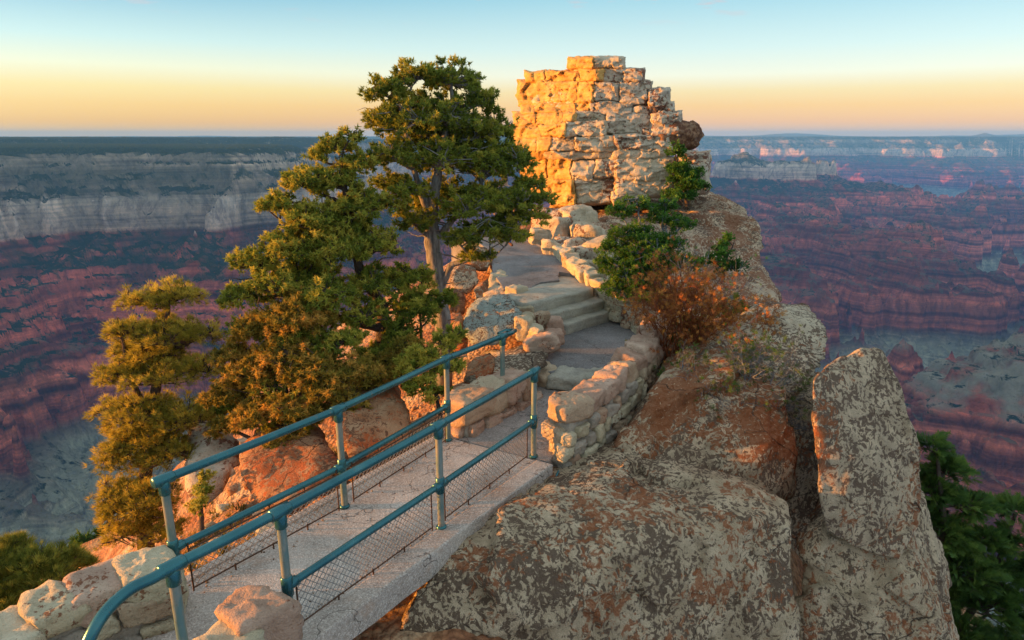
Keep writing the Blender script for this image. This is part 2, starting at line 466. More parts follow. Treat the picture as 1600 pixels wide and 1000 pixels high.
# plain below the far mountains
gp = np_mesh('plain', [(-20000, 15400, -58), (26000, 15400, -58), (26000, 20200, -58), (-20000, 20200, -58)], [(0, 1, 2, 3)], 4)
pl = link('far_plain', gp, mmat); tag(pl, 'flat far plain', None, None, 'structure')

# ---------------------------------------------------------------- woods on the plateau rim (uncountable)
def rim_woods():
    rng = np.random.default_rng(4)
    n = 76000
    a = np.radians(rng.uniform(-40, -5, n)); d = rng.uniform(1500, 5200, n)
    x, y = d * np.sin(a), d * np.cos(a)
    z = canyon_height(x, y)
    e = 6.0
    sl = np.hypot(canyon_height(x + e, y) - z, canyon_height(x, y + e) - z) / e
    dens = noise2(x / 120, y / 120, 5)
    keep = (z > -420) & (sl < 0.95) & (dens + rng.uniform(0, .6, n) > np.interp(z, [-420, -320, -200, -60], [1.10, .88, .56, .38]))
    x, y, z = x[keep], y[keep], z[keep]
    n = len(x)
    h = rng.uniform(4, 11, n) * np.interp(z, [-400, -60], [.6, 1.0]); r = h * rng.uniform(.22, .38, n)
    k = 4
    ang = np.arange(k) / k * math.tau
    base = np.stack([x[:, None] + r[:, None] * np.cos(ang), y[:, None] + r[:, None] * np.sin(ang), np.repeat((z + h * .12)[:, None], k, 1)], -1)
    top = np.stack([x, y, z + h], -1)[:, None, :]
    co = np.concatenate([base, top], 1).reshape(-1, 3)
    o = (np.arange(n) * (k + 1))[:, None]
    f = np.concatenate([np.stack([o[:, 0] + i, o[:, 0] + (i + 1) % k, o[:, 0] + k], -1) for i in range(k)], 0)
    print('rim trees', n)
    return np_mesh('woods', co, f, 3)
vm = NM('far_woods')
vmat = vm.done(vm.mix(vm.noise(0.05, 3), (.018, .035, .016), (.055, .070, .028)), 0.9)
wd = link('rim_woods', rim_woods(), vmat)
tag(wd, 'dark evergreen woods covering the far left plateau and its slopes', 'woods', None, 'stuff')
# ================================================================ ROCK BUILDERS
_ICO = {}
def ico(level):
    if level not in _ICO:
        bm = bmesh.new(); bmesh.ops.create_icosphere(bm, subdivisions=level, radius=1.0)
        bm.verts.ensure_lookup_table()
        v = np.array([q.co[:] for q in bm.verts]); f = np.array([[q.index for q in g.verts] for g in bm.faces])
        bm.free(); v /= np.linalg.norm(v, axis=1)[:, None]
        _ICO[level] = (v, f)
    return _ICO[level]

def hull_planes(pts):
    bm = bmesh.new()
    vs = [bm.verts.new(p) for p in pts]
    bmesh.ops.convex_hull(bm, input=vs)
    bm.normal_update()
    c = np.mean([v.co[:] for v in bm.verts if v.link_faces], axis=0)
    N, D = [], []
    for f in bm.faces:
        n = np.array(f.normal); d = float(np.dot(n, np.array(f.verts[0].co) - c))
        if d < 0: n, d = -n, -d
        if d > 1e-4 and f.calc_area() > 1e-7: N.append(n); D.append(d)
    bm.free()
    return c, np.array(N), np.array(D)

def _norms(co, f):
    a, b, c = co[f[:, 0]], co[f[:, 1]], co[f[:, 2]]
    fn = np.cross(b - a, c - a)
    vn = np.zeros_like(co)
    for k in range(3):
        np.add.at(vn, f[:, k], fn)
    return vn / (np.linalg.norm(vn, axis=1)[:, None] + 1e-12)

def rock_mesh(name, c, N, D, level=4, p=16, amp=.05, freq=1.5, seed=0, strata=0.0, sfreq=3.0, fine=0.25, chip=0.0, fac=None, fsc=None):
    """closed, faceted rock round centre c bounded by planes N.x = D, edges rounded by p, roughened; returned about its centre"""
    v, f = ico(level)
    dots = np.maximum(v @ N.T, 0) / D[None, :]
    rr = 1.0 / (np.sum(dots ** p, axis=1) ** (1.0 / p))
    co = v * rr[:, None]
    w = co + c
    n = _norms(co, f)
    d = amp * fbm3(w * freq, 3, seed) + amp * fine * fbm3(w * freq * 4.3, 3, seed + 9)
    size = float(np.median(rr))
    fac = size * .085 if fac is None else fac
    if fac:
        q = w * (fsc if fsc is not None else np.array([1.5, 1.5, 2.0]) / size)
        q = q + .22 * fbm3(q * 1.7, 2, seed + 3)[:, None]
        d = d + fac * facets3(q, seed)
        if level >= 4: d = d + fac * .38 * facets3(q * 2.9 + 5, seed + 1)
    if strata:
        zz_ = w[:, 2] * sfreq + .5 * fbm3(w * .8, 2, seed + 5)
        s_ = noise2(zz_ * 2.0, zz_ * 0 + 3.3, seed + 7) - .5 + .5 * (noise2(zz_ * 5.0, zz_ * 0 + 1.3, seed + 8) - .5)
        d = d + strata * s_ * (1 - np.abs(n[:, 2]))
    co = co + n * d[:, None]
    me = np_mesh(name, co, f, 3)
    if level >= 5: me.shade_smooth()
    return me

def hull_rock(name, pts, mat, parent=None, level=4, cuts=0, **kw):
    c, N, D = hull_planes(pts)
    if cuts:
        rg = np.random.default_rng(kw.get('seed', 0) + 5)
        Q = np.array([list(q) for q in pts]) - c
        for _ in range(cuts):
            n = rg.normal(size=3) * np.array([1, 1, .8]); n[1] = -abs(n[1]); n /= np.linalg.norm(n)
            h = (Q @ n).max()
            N = np.vstack([N, n]); D = np.append(D, h * rg.uniform(.80, .95))
    me = rock_mesh(name, c, N, D, level, **kw)
    me.materials.append(mat)
    return link(name, me, None, parent, loc=c)

def slab_pts(outline, T=2.0, shrink=.85, lift=0.0):
    """corner points of a boulder: its visible outline (photo position, distance) and a smaller back face T metres behind"""
    fr = [at(*q) for q in outline]
    cc = sum(fr, Vector()) / len(fr)
    back = [cc + (q - cc) * shrink + Vector((cc.x / cc.y * T, T, lift)) for q in fr]
    return fr + back

def stone_planes(rng, sx, sy, sz, extra=8, cut=.82):
    N = [(1, 0, 0), (-1, 0, 0), (0, 1, 0), (0, -1, 0), (0, 0, 1), (0, 0, -1)]
    S = [sx, sx, sy, sy, sz, sz]
    N = [np.array(n) + rng.normal(0, .13, 3) for n in N]
    D = list(S)
    for _ in range(extra):
        n = rng.normal(0, 1, 3); n /= np.linalg.norm(n)
        h = abs(n[0]) * sx + abs(n[1]) * sy + abs(n[2]) * sz
        N.append(n); D.append(h * rng.uniform(cut - .12, cut + .06))
    N = [n / np.linalg.norm(n) for n in N]
    return np.array(N), np.array(D)

def rot_planes(N, a):
    c, s = math.cos(a), math.sin(a)
    return N @ np.array([[c, s, 0], [-s, c, 0], [0, 0, 1]])

def stone(name, loc, size, mat, parent=None, seed=0, rz=0.0, level=3, extra=8, p=18, amp=.02, freq=5.0, tilt=None, cut=.82, **kw):
    rng = np.random.default_rng(seed)
    N, D = stone_planes(rng, size[0] / 2, size[1] / 2, size[2] / 2, extra, cut)
    if tilt is not None:
        M = np.array(Matrix.Rotation(tilt[1], 3, tilt[0]))
        N = N @ M.T
    N = rot_planes(N, rz)
    c = np.array(loc, dtype=float)
    me = rock_mesh(name, c, N, D, level, p=p, amp=amp, freq=freq, seed=seed, **kw)
    me.materials.append(mat)
    return link(name, me, None, parent, loc=c)

# ---------------------------------------------------------------- rock materials
def lichen_rock(name, base=(.52, .39, .25), dark=(.075, .048, .032), rust=(.26, .085, .030), rust_amt=.5, dark_amt=.5, pale=(.78, .61, .41), scale=1.0, stretch=(1, 1, .8), rustbias=None):
    m = NM(name)
    pos = m.mapping(m.pos(), stretch)
    scale = scale * 1.55
    warp = m.node('ShaderNodeTexNoise', {'Vector': pos, 'Scale': 4.0 * scale, 'Detail': 2}).outputs[1]
    pv = m.node('ShaderNodeVectorMath', {0: pos, 1: m.node('ShaderNodeVectorMath', {0: warp, 3: 0.30 / scale}, operation='SCALE').outputs[0]}, operation='ADD').outputs[0]
    n_mid = m.noise(1.1 * scale, 3, pos)
    col = m.mix(m.step(m.noise(3.0 * scale, 4, pos), .35, .65), base, pale)
    n1 = m.noise(13 * scale, 5, pv, .62)
    n1b = m.noise(28 * scale, 3, pv, .6)
    k1 = m.math('ADD', m.math('ADD', n1, m.math('MULTIPLY', m.math('SUBTRACT', n_mid, .5), .55)), m.math('MULTIPLY', m.math('SUBTRACT', n1b, .5), .22))
    th = .5 + (.5 - dark_amt) * .35
    dmask = m.step(k1, th, th + .05)
    dcol = m.mix(m.noise(40 * scale, 2, pv), dark, tuple(min(1, c * 3.2) for c in dark))
    col = m.mix(m.math('MULTIPLY', dmask, .92), col, dcol)
    n2 = m.noise(9 * scale, 5, m.mapping(pv, (1, 1, 1), (0, 0, 0), (5.2, 1.7, 3.3)), .62)
    n3 = m.noise(.9 * scale, 2, m.mapping(pos, (1, 1, 1), (0, 0, 0), (15.2, 1.7, 3.3)))
    k2 = m.math('ADD', n2, m.math('MULTIPLY', m.math('SUBTRACT', n3, .5), .9))
    th2 = .56 + (.5 - rust_amt) * .35
    rmask = m.step(k2, th2, th2 + .06)
    rcol = m.mix(m.noise(50 * scale, 2, pv), rust, tuple(min(1, c * 2.0) for c in rust))
    col = m.mix(m.math('MULTIPLY', rmask, .82), col, rcol)
    # cream crust in thin patches on top of everything
    n4 = m.noise(17 * scale, 4, m.mapping(pv, (1, 1, 1), (0, 0, 0), (25.2, 11.7, 3.3)), .6)
    col = m.mix(m.math('MULTIPLY', m.step(n4, .63, .67), .75), col, pale)
    col = m.mix(.5, col, m.ramp(m.noise(70 * scale, 2, pos), [(.3, (.62, .6, .58)), (.7, (1.3, 1.3, 1.3))]), 'MULTIPLY')
    ce = m.node('ShaderNodeTexVoronoi', {'Vector': m.node('ShaderNodeVectorMath', {0: m.mapping(m.pos(), (.55, .55, .9)), 1: m.node('ShaderNodeVectorMath', {0: m.node('ShaderNodeTexNoise', {'Vector': m.pos(), 'Scale': 1.4, 'Detail': 6}).outputs[1], 3: .34}, operation='SCALE').outputs[0]}, operation='ADD').outputs[0], 'Scale': 1.0}, feature='DISTANCE_TO_EDGE').outputs[0]
    crk = m.math('MULTIPLY', m.step(ce, .0065, .001), m.step(m.noise(.8, 3, m.pos()), .44, .56))
    col = m.mix(m.math('MULTIPLY', crk, .7), col, (.02, .017, .015))
    h = m.math('ADD', m.math('MULTIPLY', m.math('ADD', k1, m.math('MULTIPLY', crk, 3.0)), -.5), m.noise(35 * scale, 4, pos, .7))
    h = m.math('ADD', h, m.math('MULTIPLY', m.noise(6 * scale, 5, pos, .6), 1.3))
    return m.done(col, .92, m.bump(h, 1.0, .09 / scale))

def plain_rock(name, c1, c2, c3, rust=(.30, .10, .04), rust_amt=.2, scale=1.0, bump=.8, grain=1.0, rnd=0.0):
    m = NM(name)
    pos = m.pos()
    f = m.step(m.noise(2.2 * scale, 5, pos, .6), .32, .68)
    if rnd:
        oi = m.node('ShaderNodeObjectInfo').outputs['Random']
        f = m.math('ADD', m.math('MULTIPLY', f, 1 - rnd), m.math('MULTIPLY', oi, rnd))
    col = m.ramp(f, [(0.0, c1), (.5, c2), (1.0, c3)])
    st = m.noise(1.0, 4, m.mapping(pos, (2, 2, 16)), .6)
    col = m.mix(.55, col, m.ramp(st, [(.3, (.68, .64, .60)), (.6, (1.12, 1.12, 1.12))]), 'MULTIPLY')
    if rust_amt:
        k = m.math('ADD', m.noise(11 * scale, 5, pos, .65), m.math('MULTIPLY', m.math('SUBTRACT', m.noise(.9 * scale, 2, pos), .5), .9))
        t = .60 + (.5 - rust_amt) * .3
        col = m.mix(m.math('MULTIPLY', m.step(k, t, t + .04), .85), col, m.mix(m.noise(40, 2), rust, tuple(c * .35 for c in rust)))
    pit = m.noise(24 * scale, 4, pos, .7)
    col = m.mix(.6 * grain, col, m.ramp(pit, [(.30, (.5, .47, .44)), (.45, (.95, .95, .95)), (.7, (1.15, 1.15, 1.15))]), 'MULTIPLY')
    h = m.math('ADD', m.math('MULTIPLY', pit, .55), m.noise(6 * scale, 6, pos, .65))
    return m.done(col, .9, m.bump(h, bump, .06 / scale))

M_BIG = lichen_rock('lichen_boulder_rock', rust_amt=.40, dark_amt=.54)
M_RUST = lichen_rock('rust_lichen_rock', rust_amt=.80, dark_amt=.45, base=(.38, .28, .18), rust=(.22, .065, .018))
M_SLAB = lichen_rock('speckled_slab_rock', rust_amt=.42, dark_amt=.52, dark=(.085, .055, .038), base=(.56, .43, .29), stretch=(1.1, 1, .9))
M_PLAT = lichen_rock('brown_lichen_rock', rust_amt=.70, dark_amt=.50, rust=(.19, .075, .035), base=(.56, .42, .30))
M_SHELF = lichen_rock('white_lichen_rock', rust_amt=.30, dark_amt=.60, base=(.60, .50, .36), pale=(.80, .68, .49))
M_GREYL = lichen_rock('grey_green_lichen_rock', rust_amt=.22, dark_amt=.40, base=(.42, .46, .40), pale=(.52, .60, .54), scale=1.5)
M_TOWER = plain_rock('tower_limestone', (.40, .33, .22), (.52, .43, .30), (.60, .52, .39), rust=(.24, .075, .035), rust_amt=.25)
M_TOWER_R = plain_rock('tower_limestone_lichen', (.40, .33, .24), (.50, .42, .31), (.58, .50, .39), rust=(.24, .075, .035), rust_amt=.62)
M_TOWER_L = plain_rock('tower_limestone_sun_ochre', (.44, .25, .07), (.56, .33, .10), (.64, .44, .17), rust=(.34, .14, .05), rust_amt=.15)  # lit-side copy of the limestone, the sun's orange put into its ochre colour
M_KNOB = plain_rock('dark_knob_rock', (.20, .11, .06), (.28, .15, .08), (.36, .24, .15), rust=(.16, .06, .03), rust_amt=.9)
M_STONE = plain_rock('wall_stone', (.38, .23, .15), (.50, .36, .24), (.58, .49, .34), rust_amt=.25, rnd=.6, grain=1.0, scale=2.0, bump=1.0)
M_CREAM = plain_rock('cream_wall_stone', (.42, .34, .22), (.54, .46, .31), (.62, .55, .40), rust_amt=.24, rnd=.5, grain=1.0, scale=2.0, bump=1.0)
M_PINK = plain_rock('pink_wall_stone', (.36, .22, .15), (.50, .34, .25), (.60, .46, .34), rust_amt=.22, rnd=.4, grain=1.0, scale=2.0, bump=1.0)
M_ORANGE = lichen_rock('orange_hillside_rock', base=(.46, .20, .09), dark=(.10, .045, .025), rust=(.40, .10, .03), rust_amt=.55, dark_amt=.42, pale=(.60, .38, .22))
M_MORTAR = plain_rock('mortar', (.30, .25, .20), (.36, .31, .25), (.42, .36, .29), rust_amt=0, scale=2.5)
M_STEP = plain_rock('step_stone', (.30, .29, .25), (.40, .38, .31), (.48, .45, .36), rust_amt=.05, scale=1.5)
# ================================================================ THE POINT : ground, footbridge, path
CREST = [(-6, -3, .2), (-3.6, 1.5, -.1), (-2.4, 3.6, -.35), (-1.0, 6.4, -.75), (-.2, 8, -.30), (1.0, 10.5, -.25), (1.0, 13, -.05), (.4, 15, .62), (.4, 17.5, .85), (1.8, 21, 1.2), (3.2, 24, .9), (5, 32, -3), (5, 45, -12), (10, 70, -40), (30, 110, -95)]

def near_height(x, y):
    best = np.full_like(x, -400.0)
    for (x0, y0, h0), (x1, y1, h1) in zip(CREST[:-1], CREST[1:]):
        dx, dy = x1 - x0, y1 - y0
        t = np.clip(((x - x0) * dx + (y - y0) * dy) / (dx * dx + dy * dy), 0, 1)
        qx, qy = x - x0 - t * dx, y - y0 - t * dy
        d = np.hypot(qx, qy)
        side = qx * dy - qy * dx        # > 0 : right of the crest
        dl = np.maximum(d - .9, 0); dr = np.maximum(d - 1.0, 0)
        left = np.interp(dl, [0, 2.5, 6, 12, 60, 200], [0, 1.15, 3.5, 9.5, 48, 160])
        right = np.interp(dr, [0, 1.5, 4, 12, 60, 200], [0, .9, 4.5, 13, 66, 200])
        best = np.maximum(best, h0 + (h1 - h0) * t - np.where(side > 0, right, left))
    d0 = np.clip(-best / 6, 0.25, 1)
    best = best + .55 * d0 * fbm2(x / 2.3, y / 2.3, 4, 201) + .16 * (ridged2(x / .7, y / .7, 3, 203) - .5) * d0 + np.clip(-best / 25, 0, 1) * 5 * fbm2(x / 14, y / 14, 3, 207)
    return best

_GX, _GY = np.meshgrid(np.arange(-34, 30, .1), np.arange(2, 46, .1))
_GZ = near_height(_GX.ravel(), _GY.ravel()).reshape(_GX.shape)
def gz(x, y):
    i = min(max(int((y - 2) / .1), 0), _GZ.shape[0] - 1); j = min(max(int((x + 34) / .1), 0), _GZ.shape[1] - 1)
    return float(_GZ[i, j])

def build_near():
    az = np.radians(np.linspace(-100, 100, 330))
    rr = np.concatenate([np.geomspace(1.2, 30, 270, endpoint=False), np.geomspace(30, 95, 40)])
    A, D = np.meshgrid(az, rr)
    x, y = D * np.sin(A), D * np.cos(A)
    z = near_height(x.ravel(), y.ravel()).reshape(x.shape)
    z[D > 88] -= 25
    me = np_mesh('near_hillside', np.stack([x, y, z], -1).reshape(-1, 3), grid_faces(*x.shape)[:, ::-1], 4)
    return me

gm = NM('hillside_ground')
gp_ = gm.pos()
gnz = gm.node('ShaderNodeSeparateXYZ', {0: gm.node('ShaderNodeNewGeometry').outputs['Normal']}).outputs['Z']
gcol = gm.ramp(gm.noise(1.1, 5, gp_, .65), [(.30, (.24, .09, .045)), (.48, (.40, .20, .10)), (.62, (.52, .36, .22)), (.75, (.60, .48, .34))])
gcol = gm.mix(.7, gcol, gm.ramp(gm.noise(9, 5, gp_, .7), [(.32, (.45, .42, .40)), (.5, (1, 1, 1)), (.7, (1.25, 1.2, 1.15))]), 'MULTIPLY')
peb = gm.vor(14, gp_)
gcol = gm.mix(.55, gcol, gm.ramp(peb.outputs['Distance'], [(.0, (1.3, 1.25, 1.15)), (.45, (1, .95, .9)), (.75, (.42, .38, .34))]), 'MULTIPLY')
far_ = gm.step(gm.node('ShaderNodeVectorMath', {0: gp_}, operation='LENGTH').outputs['Value'], 20, 34)
gveg = gm.mix(gm.noise(.9, 4), (.016, .030, .012), (.070, .085, .030))
gcol = gm.mix(gm.math('MULTIPLY', far_, gm.step(gm.noise(.28, 5, None, .7), .42, .5)), gcol, gveg)
gh = gm.math('ADD', gm.math('MULTIPLY', peb.outputs['Distance'], -.9), gm.math('MULTIPLY', gm.noise(5, 6, gp_, .7), 1.6))
M_GROUND = gm.done(gcol, .95, gm.bump(gh, .9, .07))
ng = link('near_hillside', build_near(), M_GROUND, smooth=True)
tag(ng, 'stony orange hillside of the narrow rocky point', None, None, 'structure')

# paving
def paving(name, c1, c2, dirt=(.20, .12, .08), tint=.5):
    m = NM(name)
    pos = m.pos()
    v = m.vor(95, pos)
    agg = m.ramp(m.node('ShaderNodeSeparateColor', {0: v.outputs['Color']}).outputs[0], [(0, tuple(c * .45 for c in c1)), (.35, c1), (.75, c2), (1, tuple(min(1, c * 1.7) for c in c2))])
    big_ = m.noise(1.3, 5, pos, .6)
    col = m.mix(.55, agg, m.ramp(big_, [(.32, tuple(c * .62 for c in c1)), (.65, tuple(c * 1.15 for c in c2))]))
    col = m.mix(m.math('MULTIPLY', m.step(m.noise(2.4, 4, pos, .7), .56, .72), tint), col, dirt)
    crack = m.node('ShaderNodeTexVoronoi', {'Vector': m.node('ShaderNodeVectorMath', {0: pos, 1: m.node('ShaderNodeTexNoise', {'Vector': pos, 'Scale': 3.0, 'Detail': 4}).outputs[1]}, operation='ADD').outputs[0], 'Scale': .55}, feature='DISTANCE_TO_EDGE').outputs[0]
    cm_ = m.step(crack, .006, .0, 0, 1)
    col = m.mix(m.math('MULTIPLY', cm_, .75), col, (.05, .04, .035))
    h = m.math('SUBTRACT', m.math('ADD', m.math('MULTIPLY', v.outputs['Distance'], -.6), m.math('MULTIPLY', m.noise(7, 5, pos), 1.2)), m.math('MULTIPLY', cm_, 1.5))
    return m.done(col, .88, m.bump(h, .6, .012))
M_CONC = paving('bridge_concrete', (.38, .31, .26), (.52, .45, .39), (.38, .24, .16), .6)
M_ASPH = paving('path_asphalt', (.14, .135, .13), (.23, .22, .215), (.20, .13, .10), .35)
M_ASPH2 = paving('path_asphalt_warm', (.22, .19, .17), (.34, .30, .27), (.26, .17, .13), .5)

def prism(name, poly, z1, z0, mat, parent=None, rnd=.0, sub=0.0, ztop=None):
    """a slab with the plan 'poly', top at z1 (or ztop(x, y)), bottom at z0, worn edges"""
    bm = bmesh.new()
    P = [Vector((p[0], p[1])) for p in poly]
    if sub:
        Q = []
        for i, a in enumerate(P):
            b = P[(i + 1) % len(P)]; n = max(1, int((b - a).length / sub))
            for k in range(n): Q.append(a.lerp(b, k / n))
        P = Q
    rng = random.Random(hash(name) % 9999 if False else len(P) * 13 + int(z1 * 100))
    if rnd:
        P = [p + Vector((rng.uniform(-rnd, rnd), rng.uniform(-rnd, rnd))) for p in P]
    f = ztop or (lambda x, y: z1)
    top = [bm.verts.new((p.x, p.y, f(p.x, p.y))) for p in P]
    bot = [bm.verts.new((p.x, p.y, z0)) for p in P]
    tf = bm.faces.new(top); bm.faces.new(bot[::-1])
    n = len(P)
    for i in range(n):
        bm.faces.new((top[i], bot[i], bot[(i + 1) % n], top[(i + 1) % n]))
    bmesh.ops.recalc_face_normals(bm, faces=bm.faces)
    te = [e for e in tf.edges]
    bmesh.ops.bevel(bm, geom=te, offset=.018, segments=2, affect='EDGES', profile=.6)
    me = bpy.data.meshes.new(name); bm.to_mesh(me); bm.free()
    return link(name, me, mat, parent)

# footbridge deck: slab plus the raised sill along its right edge
DL0, DL1 = Vector((-3.95, 3.12)), Vector((-.86, 7.92))       # left edge
DR0, DR1 = Vector((-2.80, 2.556)), Vector((.38, 7.19))        # right outer edge
deck = empty('footbridge', (-1.2, 6.0, 0))
tag(deck, 'narrow concrete footbridge with a thick worn edge crossing the gap between rocks', 'footbridge')
DIR = (DR1 - DR0).normalized(); NRM = Vector((DIR.y, -DIR.x))
prism('deck_slab', [DL0, DR0 - NRM * .12, DR1 - NRM * .12, DL1], 0.0, -.20, M_CONC, deck)
prism('edge_beam', [DR0 - NRM * .118, DR0 + NRM * .10, DR1 + NRM * .10, DR1 - NRM * .118], 0.012, -.24, M_CONC, deck, rnd=.008, sub=.35)
prism('edge_beam', [DL0 - NRM * .10, DL0 - NRM * .002, DL1 - NRM * .002, DL1 - NRM * .10], 0.012, -.24, M_CONC, deck, rnd=.006, sub=.35)

# approach, lower path, landing, upper path
ap = prism('approach_path', [(-5.4, 1.0), (-3.6, .2), (-2.72, 2.50), (-3.96, 3.11)], -.004, -.3, M_ASPH2)
tag(ap, 'asphalt path coming up to the footbridge', None, None, 'structure')
lp = prism('lower_path', [(-.86, 7.93), (.42, 7.21), (.75, 7.9), (1.3, 8.7), (1.75, 9.9), (1.0, 10.0), (.2, 10.2), (-.5, 9.4)], -.003, -.5, M_ASPH2, rnd=.02, sub=.3)
tag(lp, 'short run of grey paving between the bridge and the curved step', None, None, 'structure')
ld = prism('landing_path', [(.22, 10.05), (.55, 9.75), (.96, 9.55), (1.45, 9.72), (2.0, 10.2), (2.35, 10.9), (2.45, 11.9), (2.05, 13.1), (1.5, 12.9), (.9, 12.3), (.45, 11.4), (.1, 10.7)], .205, -.3, M_ASPH, rnd=.02, sub=.3)
tag(ld, 'round asphalt landing between the curved step and the stone steps', None, None, 'structure')
def up_z(x, y): return .76 + .27 * min(1, max(0, (y - 13.2) / 3.6)) + .12 * max(0, (y - 17) / 3)
up = prism('upper_path', [(-.15, 13.0), (.35, 13.1), (.55, 13.55), (.95, 13.75), (1.0, 14.35), (1.3, 14.3), (1.28, 15.0), (1.1, 15.9), (.75, 16.8), (.45, 17.6), (0, 18.6), (-.8, 19.3), (-1.7, 19.2), (-1.2, 18), (-.75, 16.9), (-.5, 15.5), (-.42, 14.2)], .8, -.2, M_ASPH, rnd=.03, sub=.3, ztop=up_z)
tag(up, 'asphalt path climbing towards the rock tower', None, None, 'structure')
# ================================================================ BOULDERS OF THE POINT
def boulder(name, outline, T, mat, label, level=5, shrink=.85, lift=0, group=None, cat='boulder', extra_pts=(), **kw):
    pts = slab_pts(outline, T, shrink, lift) + [at(*q) for q in extra_pts]
    k = dict(p=18, amp=.07, freq=1.3, strata=.03, sfreq=2.5, cuts=2, fine=.3)
    k.update(kw); k['p'] = k['p'] * 3; k.pop('chip', None)
    o = hull_rock(name, pts, mat, None, level, **k)
    return tag(o, label, cat, group)

# big boulder under and right of the bridge
boulder('boulder', [(600, 1010, 5.0), (655, 905, 5.25), (715, 850, 5.7), (800, 790, 6.5), (868, 742, 7.25), (960, 716, 7.3), (1080, 743, 6.9), (1180, 775, 6.6), (1240, 812, 6.35), (1252, 900, 6.1), (1250, 1010, 5.9), (1240, 1250, 5.7), (900, 1300, 5.2), (620, 1250, 4.9)],
        2.4, M_BIG, 'huge grey boulder crusted with dark and cream lichen below the bridge', 7, .8, seed=3, p=30, amp=.07, cuts=0, fac=.10, fsc=np.array([.9, .9, 1.1]),
        extra_pts=[(900, 900, 5.75), (1080, 930, 5.7)])
boulder('boulder', [(955, 715, 7.45), (985, 668, 7.9), (1030, 600, 8.4), (1120, 560, 8.9), (1190, 590, 8.5), (1232, 625, 7.9), (1240, 700, 7.3), (1245, 806, 7.0), (1180, 780, 7.1), (1080, 748, 7.2)],
        2.4, M_RUST, 'rust-orange lichened boulder lying on top of the huge grey one', 7, .95, seed=8, p=34, amp=.05, cuts=1, fac=.09, fsc=np.array([1.0, 1.0, 1.2]))
boulder('boulder', [(1080, 560, 9.0), (1135, 520, 9.6), (1200, 500, 9.9), (1262, 506, 9.8), (1303, 527, 9.5), (1300, 548, 9.2), (1268, 590, 8.8), (1240, 628, 8.5), (1170, 640, 8.4), (1100, 600, 8.6)],
        1.8, M_SHELF, 'flat-topped white lichened shelf of rock left of the standing slab', 5, .85, seed=12, p=24, chip=.03)
boulder('boulder', [(1268, 640, 6.75), (1268, 592, 6.9), (1290, 566, 7.15), (1345, 540, 7.45), (1374, 546, 7.4), (1396, 590, 7.2), (1420, 650, 7.0), (1436, 700, 6.85), (1440, 760, 6.7), (1430, 830, 6.55), (1405, 876, 6.45), (1352, 868, 6.45), (1284, 832, 6.55), (1276, 720, 6.65)],
        2.0, M_SLAB, 'tall speckled slab of rock standing on end at the far right', 7, .95, -.85, seed=21, p=40, amp=.035, cuts=0, fac=.05, fsc=np.array([1.6, 1.6, 1.0]))
boulder('boulder', [(1250, 862, 6.75), (1284, 836, 6.7), (1340, 868, 6.55), (1400, 884, 6.5), (1425, 862, 6.6), (1440, 925, 6.4), (1478, 1010, 6.2), (1520, 1200, 6.0), (1240, 1200, 6.0), (1248, 1000, 6.3)],
        1.7, M_BIG, 'dark brown and cream block carrying the standing slab', 6, .92, seed=31, p=24, amp=.07, chip=.035)
boulder('boulder', [(1205, 640, 9.5), (1262, 612, 9.7), (1300, 600, 9.7), (1330, 640, 9.5), (1330, 900, 9.2), (1300, 1100, 8.9), (1200, 1100, 8.9), (1200, 820, 9.2)],
        1.5, M_BIG, 'dark rock deep in the cleft behind the standing slab', 4, .9, seed=37)
# mid-distance platform rocks
boulder('boulder', [(835, 345, 19.0), (880, 322, 20.6), (960, 318, 21.2), (1060, 310, 21.4), (1120, 305, 21.0), (1165, 322, 19.6), (1190, 352, 18.2), (1198, 392, 17.2), (1186, 432, 16.6), (1130, 470, 15.6), (1040, 470, 15.6), (960, 440, 16.2), (900, 400, 17.0), (850, 372, 18.0)],
        4.0, M_PLAT, 'great brown-crusted ledge of rock on which the tower stands', 6, .85, seed=41, p=16, amp=.16, freq=.8, strata=.10, sfreq=1.2, chip=.06)
boulder('boulder', [(1090, 460, 14.6), (1150, 432, 15.2), (1188, 428, 15.0), (1214, 452, 14.4), (1224, 492, 13.9), (1212, 530, 13.2), (1150, 600, 12.2), (1060, 600, 12.2), (1050, 500, 13.6)],
        3.0, M_PLAT, 'rounded lichened rock stepping down below the great ledge', 5, .85, seed=43, p=14, amp=.13, freq=.9, strata=.08, sfreq=1.2, chip=.04)
boulder('boulder', [(880, 352, 17.6), (960, 340, 18.6), (1010, 352, 17.6), (1000, 400, 16.2), (940, 420, 15.8), (885, 396, 16.4)],
        2.0, M_PLAT, 'lower lip of the ledge behind the green shrub', 5, .85, seed=45, p=14, amp=.14, freq=1.0, chip=.05)
# rock pile right of the upper path
pile = [(846, 372, 17.3, .55), (872, 362, 17.4, .8), (865, 392, 16.2, .55), (892, 388, 16.2, .75), (918, 372, 16.8, .8), (912, 402, 15.6, .6), (940, 396, 15.8, .8), (885, 410, 15.6, .42), (935, 425, 15.0, .55), (862, 348, 18.4, .9), (900, 345, 18.2, .9)]
pile_lab = ['small sunlit rock nearest the rock tower at the path edge', 'upright sunlit rock at the left of the pile by the path', 'low round rock touching the right edge of the upper path', 'cream rock in the middle of the pile by the upper path',
            'tall grey-streaked rock at the back of the pile', 'pale angular rock low in the pile by the upper path', 'broad cream rock behind the green shrub leaves', 'smallest rock of the pile by the upper path', 'pale rock just above the parapet behind the shrub', 'bright sunlit rock below the left foot of the tower', 'weathered orange rock under the ledge of the tower']
for i, (px, py, y, s) in enumerate(pile):
    c = at(px, py, y)
    tag(stone('rock', c, (s, s * .9, s * .85), M_TOWER_R if i % 2 else M_TOWER, None, 60 + i, i * .7, 4, amp=.05, freq=2.5), pile_lab[i], 'rock', 'rocks piled at the right of the upper path')

